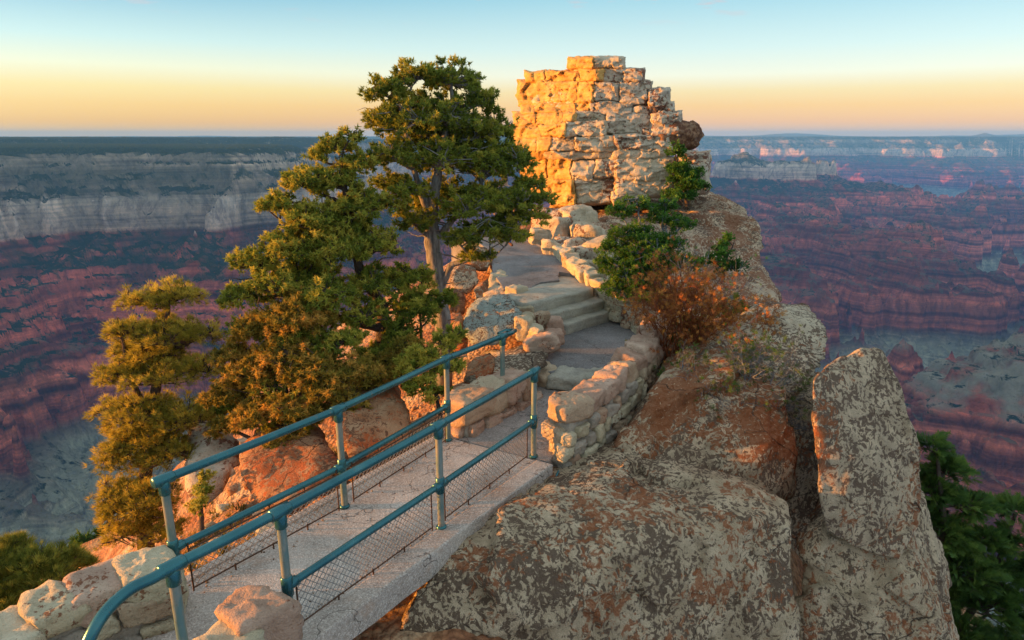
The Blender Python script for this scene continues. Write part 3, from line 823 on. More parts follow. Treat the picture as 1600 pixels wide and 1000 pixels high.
# left of the path
L = [
    ('boulder', [(722, 505, 11.2), (735, 482, 11.6), (762, 468, 12.0), (800, 472, 11.9), (816, 490, 11.4), (812, 515, 11.0), (790, 540, 10.8), (745, 545, 10.8), (724, 530, 10.9)], 1.0, M_GREYL, 'pale green lichened boulder left of the stone steps'),
    ('boulder', [(694, 520, 11.4), (700, 500, 11.6), (722, 500, 11.4), (735, 540, 11.0), (720, 560, 10.9), (698, 555, 11.0)], .8, M_ORANGE, 'dark orange boulder between the tree trunk and the green lichened one'),
    ('boulder', [(696, 466, 13.2), (706, 456, 13.4), (722, 458, 13.4), (729, 474, 13.2), (724, 492, 13.0), (700, 492, 13.0)], .5, M_KNOB, 'round brown rock beside the big tree trunk'),
    ('boulder', [(726, 400, 14.9), (742, 388, 15.2), (766, 392, 15.2), (772, 412, 14.9), (756, 428, 14.6), (730, 424, 14.6)], .8, M_RUST, 'rusty rock under the low boughs of the tall pine, nearest the walker'),
    ('boulder', [(700, 430, 14.0), (716, 416, 14.3), (744, 424, 14.2), (750, 446, 13.9), (732, 462, 13.6), (704, 456, 13.7)], .8, M_BIG, 'dark lichened rock between the tall trunk and the path'),
    ('boulder', [(738, 452, 13.2), (756, 442, 13.4), (768, 460, 13.1), (766, 476, 12.9), (744, 480, 12.8)], .5, M_RUST, 'small rusty rock wedged above the green lichened boulder'),
    ('boulder', [(764, 430, 14.0), (780, 424, 14.2), (796, 430, 14.0), (798, 450, 13.6), (782, 464, 13.4), (762, 456, 13.6)], .5, M_CREAM, 'cream block standing at the left edge of the upper path'),
    ('boulder', [(755, 462, 13.0), (775, 452, 13.2), (800, 452, 13.0), (806, 468, 12.7), (780, 476, 12.6), (757, 476, 12.8)], .6, M_STONE, 'flat brown rock below the cream block at the path edge'),
    ('boulder', [(730, 575, 9.9), (760, 562, 10.3), (800, 555, 10.3), (850, 548, 10.1), (868, 556, 9.9), (850, 590, 9.4), (800, 618, 9.0), (760, 640, 8.6), (725, 625, 8.8), (712, 600, 9.2)], .7, M_SHELF, 'flat white lichened rock where the last railing post stands'),
    ('boulder', [(728, 580, 9.7), (745, 565, 9.9), (775, 560, 9.8), (770, 590, 9.3), (730, 625, 8.9), (722, 610, 9.2)], .5, M_ORANGE, 'orange edge of rock left of the last railing post'),
    ('boulder', [(505, 660, 7.9), (560, 622, 8.6), (620, 628, 8.5), (648, 655, 8.2), (640, 700, 7.9), (590, 730, 7.6), (540, 735, 7.4)], 1.4, M_ORANGE, 'shadowed red-brown boulder under the bushy tree beside the bridge'),
    ('boulder', [(290, 730, 8.2), (300, 700, 8.6), (345, 668, 9.0), (372, 690, 8.8), (380, 740, 8.2), (350, 790, 7.6), (300, 800, 7.6), (285, 770, 7.8)], 1.2, M_TOWER_R, 'grey rounded boulder between the two left trees'),
    ('boulder', [(370, 720, 7.7), (430, 680, 8.3), (500, 690, 8.0), (545, 740, 7.3), (520, 800, 6.8), (440, 830, 6.8), (380, 800, 7.0)], 1.3, M_ORANGE, 'broad sunlit orange rock behind the left railing'),
    ('boulder', [(440, 860, 6.2), (480, 820, 6.5), (540, 790, 6.8), (600, 800, 6.6), (600, 850, 6.2), (520, 900, 5.9)], .8, M_ORANGE, 'low orange rock close under the left side of the deck'),
    ('boulder', [(540, 1010, 5.2), (560, 940, 5.6), (620, 900, 6.0), (670, 920, 6.0), (670, 1010, 5.6), (600, 1060, 5.2)], .9, M_ORANGE, 'fiery red-orange rock glowing in the gap beneath the bridge'),
    ('boulder', [(390, 860, 6.2), (410, 830, 6.5), (450, 822, 6.6), (455, 850, 6.3), (420, 880, 6.0)], .5, M_CREAM, 'pale rock among the grass behind the left railing'),
]
for i, (n, o_, T, m_, lab) in enumerate(L):
    boulder(n, o_, T, m_, lab, 5 if i in (0, 7, 9) else 4, .8, seed=80 + i, p=16, amp=.05, freq=2.2, strata=.02, chip=.035)

rng = np.random.default_rng(77)
scree_lab = ['small %s stone %s' % (c, w) for c in ('cream', 'orange', 'brown', 'grey') for w in ('on the sunlit slope between the left trees', 'lying behind the left railing near its first post', 'beside the broad sunlit orange rock', 'on the slope under the bushy tree')]
sc_pos = [(402, 708), (388, 725), (350, 800), (330, 830), (365, 770), (395, 760), (420, 745), (450, 790), (470, 800), (500, 770), (355, 745), (380, 695), (410, 800), (340, 855), (515, 745), (430, 850)]
for i, (px, py) in enumerate(sc_pos):
    # march the sight line down to the hillside
    a, b, c = ray(px, py); y = 3.5
    while y < 25:
        if gz(a / b * y, y) > CAM_H + c / b * y: break
        y += .05
    s = rng.uniform(.14, .34)
    q = at(px, py, y); q.z += s * .15
    tag(stone('stone', q, (s * 1.2, s, s * .8), (M_CREAM, M_ORANGE, M_STONE, M_TOWER)[i // 4], None, 300 + i, i * 1.3, 3, amp=.02), scree_lab[i], 'stone', 'loose stones on the left slope')

def scree():
    rng = np.random.default_rng(31)
    v, f = ico(1)
    CO, FA = [], []
    k = 0
    while k < 2600:
        x, y = rng.uniform(-7.5, .2), rng.uniform(4.5, 15)
        s_ = (Vector((x, y)) - DL0).dot(Vector((-(DL1 - DL0).y, (DL1 - DL0).x)).normalized())
        if s_ < .15 or (x > -.9 and y > 7.6 and y < 12.5) or (x > -.7 and y > 12): continue
        z = gz(x, y); r = .012 + .055 * rng.uniform() ** 3
        M = rand_rot0(rng)
        CO.append((v * rng.uniform(.55, 1.1, 3) * rng.uniform(.85, 1.15, (len(v), 1))) @ M * r + np.array([x, y, z + r * .2])); FA.append(f + k * len(v)); k += 1
    return np_mesh('scree', np.concatenate(CO), np.concatenate(FA), 3)
def rand_rot0(rng):
    q, _ = np.linalg.qr(rng.normal(size=(3, 3))); return q
sc_ = link('scree', scree(), plain_rock('scree_stone', (.34, .16, .09), (.52, .34, .20), (.62, .52, .38), rust_amt=.1, scale=3.0))
tag(sc_, 'loose rubble and chips of rock strewn over the left slope', 'scree', None, 'stuff')

def grit():
    rng = np.random.default_rng(55)
    v, f = ico(1); CO, FA = [], []
    A_, B_ = DL0, DL1; w_ = (DR0 - DL0).length
    for k in range(900):
        t = rng.uniform(); e = rng.uniform() ** 2.5 * .35; side = rng.uniform() < .5
        p = (DL0.lerp(DL1, t) + NRM * (.01 + e)) if side else (DR0.lerp(DR1, t) - NRM * (.14 + e))
        r = .004 + .010 * rng.uniform() ** 3
        CO.append((v * rng.uniform(.5, 1.1, 3)) @ rand_rot0(rng) * r + np.array([p.x, p.y, r * .4])); FA.append(f + k * len(v))
    return np_mesh('grit', np.concatenate(CO), np.concatenate(FA), 3)
gt_ = link('grit', grit(), plain_rock('grit_stone', (.12, .08, .05), (.30, .20, .13), (.50, .42, .32), rust_amt=.1, scale=6.0))
tag(gt_, 'grit and crumbs of stone along both edges of the bridge deck', 'grit', None, 'stuff')

# ================================================================ THE ROCK TOWER
tower = empty('rock_tower', (2.4, 20.8, 1.7))
tag(tower, 'layered pale limestone tower of stacked blocks, its left side glowing orange in the low sun', 'rock formation')
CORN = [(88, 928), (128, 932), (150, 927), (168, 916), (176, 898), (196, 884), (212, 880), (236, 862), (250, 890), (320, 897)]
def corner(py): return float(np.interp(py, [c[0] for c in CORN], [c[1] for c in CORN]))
def tdepth(px, py):
    c = corner(py); y0 = 20.3 - (py - 88) / 232 * 1.1
    return y0 + (c - px) * .030 if px < c else y0 - (px - c) * .0022
BLOCKS = [
    (889, 89, 929, 108), (926, 88, 975, 107),
    (822, 111, 851, 129), (849, 110, 906, 129), (903, 106, 945, 127), (940, 106, 976, 130), (971, 108, 1006, 131),
    (811, 127, 842, 164), (838, 126, 906, 162), (903, 125, 931, 161), (928, 127, 969, 160), (966, 126, 1012, 165), (1011, 138, 1046, 170), (1002, 128, 1016, 142),
    (812, 162, 841, 178), (838, 160, 900, 176), (898, 159, 926, 174), (918, 158, 990, 180), (1022, 186, 1060, 206), (988, 164, 1026, 178), (1020, 160, 1052, 192),
    (803, 176, 841, 201), (838, 174, 880, 195), (876, 173, 900, 192), (896, 172, 951, 191), (948, 172, 1018, 210), (1000, 196, 1030, 216), (1013, 175, 1064, 216),
    (799, 198, 846, 216), (843, 192, 886, 214), (882, 188, 951, 214), (1040, 188, 1092, 232),
    (801, 213, 840, 241), (837, 212, 861, 240), (858, 213, 898, 237), (880, 205, 900, 216), (895, 211, 962, 240), (960, 225, 980, 240), (958, 209, 1021, 238), (1016, 211, 1050, 240),
    (812, 236, 858, 250), (850, 236, 962, 250), (880, 244, 900, 252), (955, 234, 1042, 252),
    (815, 247, 857, 282), (855, 246, 893, 284), (890, 250, 931, 283), (928, 249, 957, 279), (952, 247, 970, 277),
    (828, 278, 866, 312), (862, 281, 900, 322), (897, 278, 963, 320), (958, 246, 1054, 307), (955, 298, 1012, 324), (1058, 236, 1108, 303),
]
def tower_block(i, x0, y0, x1, y1, mat):
    """one weathered block: a rounded, chipped front face with real depth behind it, closed at the back"""
    rg = random.Random(i * 7 + 3)
    w, h = x1 - x0, y1 - y0
    nu, nv = max(6, int(w / 1.25)), max(6, int(h / 1.25))
    u = np.linspace(0, 1, nu); v = np.linspace(0, 1, nv)
    k = 2.0                                    # photo pixels the block reaches past its joint
    U, V = np.meshgrid(x0 - k + (w + 2 * k) * u, y0 - k + (h + 2 * k) * v)
    ex = np.minimum(U - (x0 - k), (x1 + k) - U); ey = np.minimum(V - (y0 - k), (y1 + k) - V)
    rw = 4.2 + min(w, h) * .06
    ax, ay = np.clip(1 - ex / rw, 0, 1), np.clip(1 - ey / rw, 0, 1)
    rnd_ = np.minimum(np.sqrt(ax ** 2 + ay ** 2), 1.25) ** 2.4
    WU = U + 4.2 * fbm2(U / 17, V / 17, 2, 611) + 1.5 * fbm2(U / 5, V / 5, 2, 615)
    WV = V + 3.0 * fbm2(U / 22, V / 15, 2, 613) + 1.2 * fbm2(U / 5, V / 5, 2, 617)
    cor = np.interp(V, [c[0] for c in CORN], [c[1] for c in CORN])
    y_ = 20.3 - ((y0 + y1) / 2 - 88) / 232 * 1.25 - (V - (y0 + y1) / 2) * .0035
    D = np.where(WU < cor, y_ + (cor - WU) * .030, y_ - (WU - cor) * .0022)
    bulge = .16 if i in (54, 56) else .05
    D = D + .58 * rnd_ + rg.uniform(-.10, .13) + (V - (y0 + y1) / 2) * rg.uniform(-.003, .003) + (U - (x0 + x1) / 2) * rg.uniform(-.0022, .0022)
    D = D - bulge * (1 - ((U - (x0 + x1) / 2) / (w / 2 + k)) ** 2) * (1 - ((V - (y0 + y1) / 2) / (h / 2 + k)) ** 2)
    a = (WU - 800) / FPX; vv = (500 - WV) / FPX; bb = CP + vv * SP; cc = -SP + vv * CP
    P = np.stack([a / bb * D, D, CAM_H + cc / bb * D], -1).reshape(-1, 3)
    q = P * np.array([1.7, 1.7, 3.4]); q = q + .25 * fbm3(P * 3, 2, i)[:, None]
    dd = (.12 if (x0 + x1) / 2 < corner((y0 + y1) / 2) else .09) * facets3(q, 71) + .05 * facets3(q * 2.7, 72) + .045 * fbm3(P * 2.2, 3, 73) + .05 * (noise2(P[:, 2] * 6 + .6 * fbm3(P * .9, 2, 9), P[:, 2] * 0, 75) - .5)
    P[:, 1] -= dd; P[:, 0] -= dd * .35
    n0 = len(P)
    F = grid_faces(nv, nu)[:, ::-1]
    idx = np.arange(nu * nv).reshape(nv, nu)
    ring = np.concatenate([idx[0, :], idx[1:, -1], idx[-1, :-1][::-1], idx[1:-1, 0][::-1]])
    c = P[ring].mean(0)
    B1 = c + (P[ring] - c) * np.array([.97, 1, .97]) + np.array([c[0] / c[1] * .9 + (.30 if (x0 + x1) / 2 < corner((y0 + y1) / 2) else 0), .9, 0])
    B1[:, 1] = np.minimum(B1[:, 1], P[ring][:, 1] + .9)
    B2 = c + (P[ring] - c) * np.array([.6, .4, .6]) + np.array([c[0] / c[1] * 1.3, 1.3, 0])
    m = len(ring); r1 = np.arange(m) + n0; r2 = r1 + m
    nx_ = np.roll(np.arange(m), -1)
    S1 = np.stack([ring, ring[nx_], r1[nx_], r1], -1); S2 = np.stack([r1, r1[nx_], r2[nx_], r2], -1)
    co = np.concatenate([P, B1, B2, B2.mean(0)[None]]); e = len(co) - 1
    S3 = np.stack([r2, r2[nx_], np.full(m, e), np.full(m, e)], -1)[:, :3]
    me = bpy.data.meshes.new('block')
    me.from_pydata((co - c).tolist(), [], F.tolist() + S1.tolist() + S2.tolist() + S3.tolist())
    me.update()
    bm = bmesh.new(); bm.from_mesh(me); bmesh.ops.recalc_face_normals(bm, faces=bm.faces); bm.to_mesh(me); bm.free()
    me.materials.append(mat); me.shade_smooth()
    return link('block', me, None, tower, loc=c)
for i, (x0, y0, x1, y1) in enumerate(BLOCKS):
    cxp, cyp = (x0 + x1) / 2, (y0 + y1) / 2
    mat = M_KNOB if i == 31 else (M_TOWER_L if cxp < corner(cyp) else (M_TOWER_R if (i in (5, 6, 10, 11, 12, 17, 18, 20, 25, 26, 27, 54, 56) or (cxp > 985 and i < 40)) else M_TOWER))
    if i == 31:
        pts = [at(*q) for q in [(1018, 198, 19.5), (1050, 184, 19.4), (1082, 189, 19.6), (1095, 206, 19.8), (1088, 226, 19.8), (1064, 238, 19.5), (1018, 236, 19.4), (1056, 208, 18.95)]]
        pts += [p + Vector((.5, 1.3, 0)) for p in pts[:7]]
        hull_rock('block', pts, mat, tower, 5, p=16, amp=.06, freq=2.2, seed=431, strata=.05, fac=.13, fsc=np.array([1.6, 1.6, 2.2]))
    else:
        tower_block(i, x0, y0, x1, y1, mat)
# the solid heart behind the blocks
core_pts = []
for (y_, xa, xb) in ((100, 900, 962), (120, 838, 990), (150, 822, 1030), (200, 812, 1052), (240, 820, 1046), (280, 840, 1040), (318, 850, 1000)):
    xa += 8; xb -= 8
    core_pts += [at(xa, y_, tdepth(xa, y_) + .62), at(xb, y_, tdepth(xb, y_) + .50), at((xa + xb) / 2, y_, tdepth((xa + xb) / 2, y_) + .42)]
    core_pts += [at(xa + 14, y_, 23.2), at(xb - 14, y_, 22.6)]
hull_rock('core', core_pts, M_TOWER, tower, 6, p=30, amp=.08, freq=1.0, seed=5, fac=.16, fsc=np.array([1.2, 1.2, 2.6]))
# ================================================================ WALLS, STEPS AND RAILINGS
def tubes(paths):
    """paths: list of (points (n,3), radii (n), sides) -> coords, quads"""
    groups = {}
    for P, Rr, s in paths:
        P = np.asarray([list(q) for q in P] if not isinstance(P, np.ndarray) else P, float); n = len(P)
        Rr = np.full(n, Rr, float) if np.isscalar(Rr) else np.asarray(Rr, float)
        g = groups.setdefault((n, s), ([], [])); g[0].append(P); g[1].append(Rr)
    CO, FA, off = [], [], 0
    for (n, s), (PL, RL) in groups.items():
        P = np.stack(PL); Rr = np.stack(RL); m = len(P)
        T = np.gradient(P, axis=1); T /= np.linalg.norm(T, axis=2)[..., None] + 1e-9
        ch = P[:, -1] - P[:, 0]
        ref = np.eye(3)[np.argmin(np.abs(ch), axis=1)][:, None, :]
        U = np.cross(ref, T); U /= np.linalg.norm(U, axis=2)[..., None] + 1e-9
        V = np.cross(T, U)
        a = np.arange(s) / s * math.tau
        ring = P[:, :, None, :] + Rr[:, :, None, None] * (np.cos(a)[None, None, :, None] * U[:, :, None, :] + np.sin(a)[None, None, :, None] * V[:, :, None, :])
        CO.append(ring.reshape(-1, 3))
        q = (np.arange(m) * n * s)[:, None, None] + off
        i = (np.arange(n - 1) * s)[None, :, None]; j = np.arange(s)[None, None, :]; k = (j + 1) % s
        FA.append(np.stack([q + i + j, q + i + k, q + i + s + k, q + i + s + j], -1).reshape(-1, 4))
        off += m * n * s
    return np.concatenate(CO), np.concatenate(FA)

def tube_obj(name, paths, mat, parent=None, smooth=True):
    co, fa = tubes(paths)
    return link(name, np_mesh(name, co, fa, 4), mat, parent, smooth)

def capped(p0, p1, r, s=16):
    p0, p1 = Vector(p0), Vector(p1); d = (p1 - p0).normalized()
    e = r * .22
    return ([p0 + d * .0005, p0 + d * .001, p0 + d * e, p1 - d * e, p1 - d * .001, p1 - d * .0005], [0.0005, r * .82, r, r, r * .82, 0.0005], s)

pm = NM('teal_pipe')
pp = pm.pos()
pn = pm.noise(7, 5, pp, .7)
pcol = pm.ramp(pm.noise(3, 4, pp), [(.3, (.018, .095, .115)), (.6, (.032, .140, .155)), (.8, (.08, .19, .195))])
wear = pm.step(pm.noise(26, 4, pm.mapping(pp, (1, 1, .5)), .7), .60, .68)
pcol = pm.mix(pm.math('MULTIPLY', wear, .55), pcol, (.16, .13, .10))
M_PIPE = pm.done(pcol, pm.math('MULTIPLY_ADD', pn, .35, .10), pm.bump(pm.noise(60, 3), .15, .004), .55)
pm.bsdf.inputs['Specular IOR Level'].default_value = .6
gpm = NM('worn_galvanised_pipe')
gpp = gpm.pos()
gcol_ = gpm.mix(gpm.step(gpm.noise(8, 4, gpm.mapping(gpp, (1, 1, .4)), .7), .42, .60), (.13, .21, .20), (.26, .27, .23))
gcol_ = gpm.mix(gpm.math('MULTIPLY', gpm.step(gpm.noise(30, 4, gpp, .7), .62, .7), .6), gcol_, (.14, .09, .05))
M_POST = gpm.done(gcol_, gpm.math('MULTIPLY_ADD', gpm.noise(12, 3), .3, .28), gpm.bump(gpm.noise(60, 3), .2, .004), .35)
wm = NM('rusty_wire')
M_WIRE = wm.done(wm.mix(wm.noise(20, 3), (.045, .028, .020), (.16, .075, .040)), .6, None, .4)
gmw = NM('galvanised_wire')
M_GALV = gmw.done(gmw.mix(gmw.noise(9, 3), (.22, .21, .20), (.42, .40, .38)), .5, None, .5)

RT = 1.07
def railing(base, pts, label, midfrom, midto, mesh_spans, bend_start=None, elbow_end=None, sink=None):
    rt = empty('railing', base)
    tag(rt, label, 'railing', 'teal pipe railings of the footbridge')
    P = [Vector((x, y, 0)) for x, y in pts]
    r = .036
    top = [p + Vector((0, 0, RT)) for p in P]
    for i, p in enumerate(P):
        zb = (sink or {}).get(i, -.02)
        tube_obj('post', [([p + Vector((0, 0, zb)), p + Vector((0, 0, .5)), p + Vector((0, 0, RT))], .033, 18)], M_POST, rt)
        if zb == -.02:
            tube_obj('foot_collar', [capped(p + Vector((0, 0, .0)), p + Vector((0, 0, .035)), .052)], M_PIPE, rt)
    for a, b in zip(top[:-1], top[1:]):
        tube_obj('top_rail', [([a, a.lerp(b, .5) - Vector((0, 0, .004)), b], r, 20)], M_PIPE, rt)
    for i in range(len(P)):
        d = (top[min(i + 1, len(P) - 1)] - top[max(i - 1, 0)]).normalized()
        tube_obj('fitting', [capped(top[i] - d * .085, top[i] + d * .085, .047), capped(top[i] - Vector((0, 0, .13)), top[i], .045)], M_PIPE, rt)
    mz = .46
    for i in range(midfrom, midto):
        a, b = P[i] + Vector((0, 0, mz)), P[i + 1] + Vector((0, 0, mz))
        tube_obj('mid_rail', [([a, a.lerp(b, .5), b], .031, 18)], M_PIPE, rt)
    for i in range(midfrom, midto + 1):
        d = (P[midto] - P[midfrom]).normalized()
        c = P[i] + Vector((0, 0, mz))
        s0 = 0 if i == midfrom else .09
        s1 = 0 if i == midto else .09
        tube_obj('fitting', [capped(c - d * s0, c + d * s1, .041), capped(c - Vector((0, 0, .085)), c + Vector((0, 0, .085)), .043)], M_PIPE, rt)
    for (i, off) in mesh_spans:
        d = (P[i + 1] - P[i]).normalized(); n = Vector((d.y, -d.x, 0)) * off
        a, b = P[i] + d * .10 + n, P[i + 1] - d * .10 + n
        L_ = (b - a).length; z0, z1 = .05, .41
        rods = []
        for s, t in (((0, z0), (L_, z0)), ((0, z1), (L_, z1)), ((0, z0 - .03), (0, z1 + .06)), ((L_, z0 - .03), (L_, z1 + .06))):
            rods.append(([a + d * s[0] + Vector((0, 0, s[1])), a + d * t[0] + Vector((0, 0, t[1]))], .0075, 6))
        for k in range(1, 4):
            q = a + d * L_ * k / 4
            rods.append(([q + Vector((0, 0, -.02)), q + Vector((0, 0, z0 + .012))], .008, 6))
            rods.append(([q + Vector((0, 0, z1 - .012)), q + Vector((0, 0, .45))], .006, 6))
        tube_obj('mesh_frame', rods, M_WIRE, rt, False)
        w, h = L_, z1 - z0
        wires = []
        st = .062
        k = -h
        while k < w:
            for sg in (1, -1):
                u0, u1 = k, k + h
                v0, v1 = (0, h) if sg > 0 else (h, 0)
                c0, c1 = max(u0, 0), min(u1, w)
                if c1 - c0 > .004:
                    f0, f1 = (c0 - u0) / h, (c1 - u0) / h
                    m = max(2, int((c1 - c0) / (st / 2)) + 1)
                    Q = []
                    for j in range(m):
                        t = j / (m - 1); uu = c0 + (c1 - c0) * t; vv = v0 + (v1 - v0) * (f0 + (f1 - f0) * t)
                        Q.append(a + d * uu + Vector((0, 0, z0 + vv)) + n.normalized() * (.0022 * sg * (1 if j % 2 else -1)))
                    wires.append((Q, .0038, 3))
            k += st
        wm_ = tube_obj('wire_mesh', wires, M_GALV, rt, False); wm_['kind'] = 'stuff'
    return rt, top, P

RP = [(-2.11, 3.69), (-1.65, 4.33), (-.68, 5.83), (.254, 7.33)]
LP = [(-2.71, 4.80), (-1.70, 6.21), (-.79, 7.79), (-.128, 8.74)]
rr_, rtop, rP = railing((-1.0, 5.3, 0), RP, 'teal pipe railing with a curved end, on the right side of the bridge', 1, 3, [(1, -.03), (2, -.03)])
# curved end of the near rail sweeping round towards the viewer
cv = [rtop[0], on(240, 903, RT), on(205, 920, RT), on(172, 948, RT - .02), on(148, 982, RT - .08), on(130, 1025, RT - .20), on(118, 1080, RT - .36)]
ks = []
for i in range(len(cv) - 1):
    p0, p1, p2, p3 = cv[max(i - 1, 0)], cv[i], cv[i + 1], cv[min(i + 2, len(cv) - 1)]
    for t in np.linspace(0, 1, 8, endpoint=(i == len(cv) - 2)):
        ks.append(.5 * ((2 * p1) + (p2 - p0) * t + (2 * p0 - 5 * p1 + 4 * p2 - p3) * t * t + (3 * p1 - p0 - 3 * p2 + p3) * t ** 3))
tube_obj('curved_rail', [(ks, .036, 20)], M_PIPE, rr_)
ll_, ltop, lP = railing((-1.4, 6.7, 0), LP, 'straight teal pipe railing on the left side of the bridge, ending on a rock', 0, 2, [(0, .03), (1, .03)], sink={3: .38})
tube_obj('elbow', [([ltop[3], ltop[3] + Vector((.12, .14, 0)), ltop[3] + Vector((.17, .26, .0)), ltop[3] + Vector((.06, .34, -.02)), ltop[3] + Vector((-.06, .26, -.05))], .03, 16)], M_PIPE, ll_)

# dark rods leaning on the foot of the wall
for i, (x0, y0, x1, y1, d) in enumerate([(965, 661, 961, 702, 8.2), (992, 657, 988, 684, 8.6), (914, 705, 903, 747, 7.55), (931, 698, 922, 733, 7.75), (873, 735, 863, 760, 7.1)]):
    o = tube_obj('rod', [capped(at(x0, y0, d), at(x1, y1, d - .15), .012, 8)], M_PIPE)
    tag(o, ['thin dark rod at the wall foot, second from the right', 'short thin dark rod at the wall foot nearest the bush', 'longest thin dark rod at the foot of the stone wall', 'thin dark rod just right of the longest one at the wall foot', 'thin dark rod below the corner of the bridge deck'][i], 'rod', 'dark rods standing at the foot of the wall')

def smooth_path(P, step):
    P = [Vector(p) for p in P]; out = []
    for i in range(len(P) - 1):
        p0, p1, p2, p3 = P[max(i - 1, 0)], P[i], P[i + 1], P[min(i + 2, len(P) - 1)]
        n = max(2, int((p2 - p1).length / step))
        for k in range(n):
            t = k / n
            out.append(.5 * ((2 * p1) + (p2 - p0) * t + (2 * p0 - 5 * p1 + 4 * p2 - p3) * t * t + (3 * p1 - p0 - 3 * p2 + p3) * t ** 3))
    return out + [P[-1]]

def stone_wall(base, path, width, depth_fn, label, mats, capm, seed, cap=(.34, .24), course=.21, both=False, lay=.27, face=1, cat='wall', group=None, ends=True):
    """path: (x, y, ztop) along the middle of the coping; depth_fn(s in 0..1) height of masonry below"""
    rng = random.Random(seed)
    root = empty('stone_wall', base); tag(root, label, cat, group)
    C = smooth_path(path, .06)
    cum = [0]
    for a, b in zip(C[:-1], C[1:]): cum.append(cum[-1] + (b - a).length)
    tot = cum[-1]
    def pt(s):
        s = min(max(s, 0), tot); i = max(j for j, c in enumerate(cum) if c <= s + 1e-9); i = min(i, len(C) - 2)
        t = (s - cum[i]) / (cum[i + 1] - cum[i]); p = C[i].lerp(C[i + 1], t)
        a, b = C[max(i - 2, 0)], C[min(i + 3, len(C) - 1)]
        d = Vector((b.x - a.x, b.y - a.y, 0)).normalized()
        return p, d, Vector((d.y, -d.x, 0)) * face
    # mortar heart
    co, n = [], 24
    for k in range(n + 1):
        p, d, nn = pt(tot * k / n); h = depth_fn(k / n); w = width / 2 - .05
        for sx, z in ((-w, p.z - .06), (w, p.z - .06), (w + .04 * h, p.z - h), (-w - .02, p.z - h)):
            q = p + nn * sx; co.append((q.x, q.y, z))
    fa = [(k * 4 + j, k * 4 + (j + 1) % 4, (k + 1) * 4 + (j + 1) % 4, (k + 1) * 4 + j) for k in range(n) for j in range(4)] + [(0, 1, 2, 3), (n * 4 + 3, n * 4 + 2, n * 4 + 1, n * 4)]
    bm = bmesh.new(); vs = [bm.verts.new(c) for c in co]
    for f in fa: bm.faces.new([vs[i] for i in f])
    bmesh.ops.subdivide_edges(bm, edges=bm.edges[:], cuts=3, use_grid_fill=True)
    bmesh.ops.recalc_face_normals(bm, faces=bm.faces)
    me = bpy.data.meshes.new('mortar'); bm.to_mesh(me); bm.free()
    co = np.array([v.co[:] for v in me.vertices]); co += .035 * (np.stack([fbm3(co * 5 + k * 9, 3, k) for k in range(3)], -1)); me.vertices.foreach_set('co', co.ravel().astype(np.float32))
    link('mortar', me, M_MORTAR, root, True)
    # coping stones
    s = 0; k = 0
    while s < tot - .08:
        L_ = min(cap[0] * rng.uniform(.75, 1.3), tot - s)
        p, d, nn = pt(s + L_ / 2)
        stone('coping_stone', p + Vector((0, 0, -cap[1] / 2 + rng.uniform(-.015, .03))), (L_ * 1.2, width * rng.uniform(1.0, 1.15), cap[1] * rng.uniform(.9, 1.15)), rng.choice(capm), root, seed * 100 + k, math.atan2(d.y, d.x), 4, 5, 90, .014, 7.0, fac=.016, cut=.88, tilt=((rng.uniform(-1, 1), rng.uniform(-1, 1), 0), rng.uniform(0, .12)))
        s += L_ * .97; k += 1
    # courses on the outer face
    for side in ((1, -1) if both else (1,)):
        row = 0
        hmax = max(depth_fn(q / 10) for q in range(11))
        z = cap[1] + course * .42
        while z < hmax:
            s = rng.uniform(-.1, .05)
            while s < tot:
                L_ = lay * rng.uniform(.55, 1.45); hh = course * rng.uniform(.72, 1.22)
                if z < depth_fn(min(max((s + L_ / 2) / tot, 0), 1)) + .06:
                    p, d, nn = pt(s + L_ / 2)
                    q = p + nn * side * (width / 2 - .07 + .04 * z + rng.uniform(-.015, .02)) - Vector((0, 0, z + rng.uniform(-.03, .03)))
                    stone('stone', q, (L_ * .88, .19, hh * .92), rng.choice(mats), root, seed * 100 + k, math.atan2(d.y, d.x), 3 if L_ < .2 else 4, 5, 90, .010, 8.0, fac=.012, cut=.86, tilt=((0, 1, 0), 0))
                    k += 1
                s += L_ * 1.0
            z += course * .98; row += 1
    if ends:
        p, d, nn = pt(0)
        z = cap[1] + course * .45
        while z < depth_fn(0):
            q = p + d * .02 + nn * rng.uniform(-.08, .05) - Vector((0, 0, z))
            stone('stone', q, (.20, width * rng.uniform(.7, 1.0), course * .95), rng.choice(mats), root, seed * 100 + k, math.atan2(d.y, d.x), 4, 14, 50, .018, 7.0)
            z += course * .95; k += 1
    return root

stone_wall((1.2, 8.3, 0), [(.55, 7.42, .60), (.98, 7.95, .66), (1.42, 8.62, .70), (1.80, 9.35, .74), (2.15, 10.2, .74), (2.42, 10.9, .70)], .36,
           lambda s: .98 + .25 * s, 'curved wall of cream and pink stones on the right just past the bridge', [M_CREAM, M_CREAM, M_STONE, M_MORTAR], [M_PINK, M_PINK, M_STONE], 5, course=.20, lay=.24)
stone_wall((-.4, 8.8, 0), [(-.70, 7.98, .50), (-.42, 8.42, .50), (-.12, 8.86, .47), (.14, 9.28, .40)], .42,
           lambda s: .62, 'low wall of large pinkish stones left of the path past the bridge', [M_PINK], [M_PINK, M_PINK, M_STONE], 7, cap=(.5, .38), course=.24, lay=.38)
stone_wall((1.6, 13.3, .6), [(1.12, 16.0, 1.12), (1.25, 15.2, 1.12), (1.36, 14.4, 1.08), (1.68, 13.5, .92), (2.05, 12.7, .74), (2.42, 11.9, .58), (2.62, 11.1, .52)], .30,
           lambda s: .45, 'low kerb wall of single cream stones curving up the right side of the steps', [M_CREAM, M_STONE], [M_CREAM, M_CREAM, M_TOWER_R, M_STONE], 9, cap=(.42, .30), both=True)
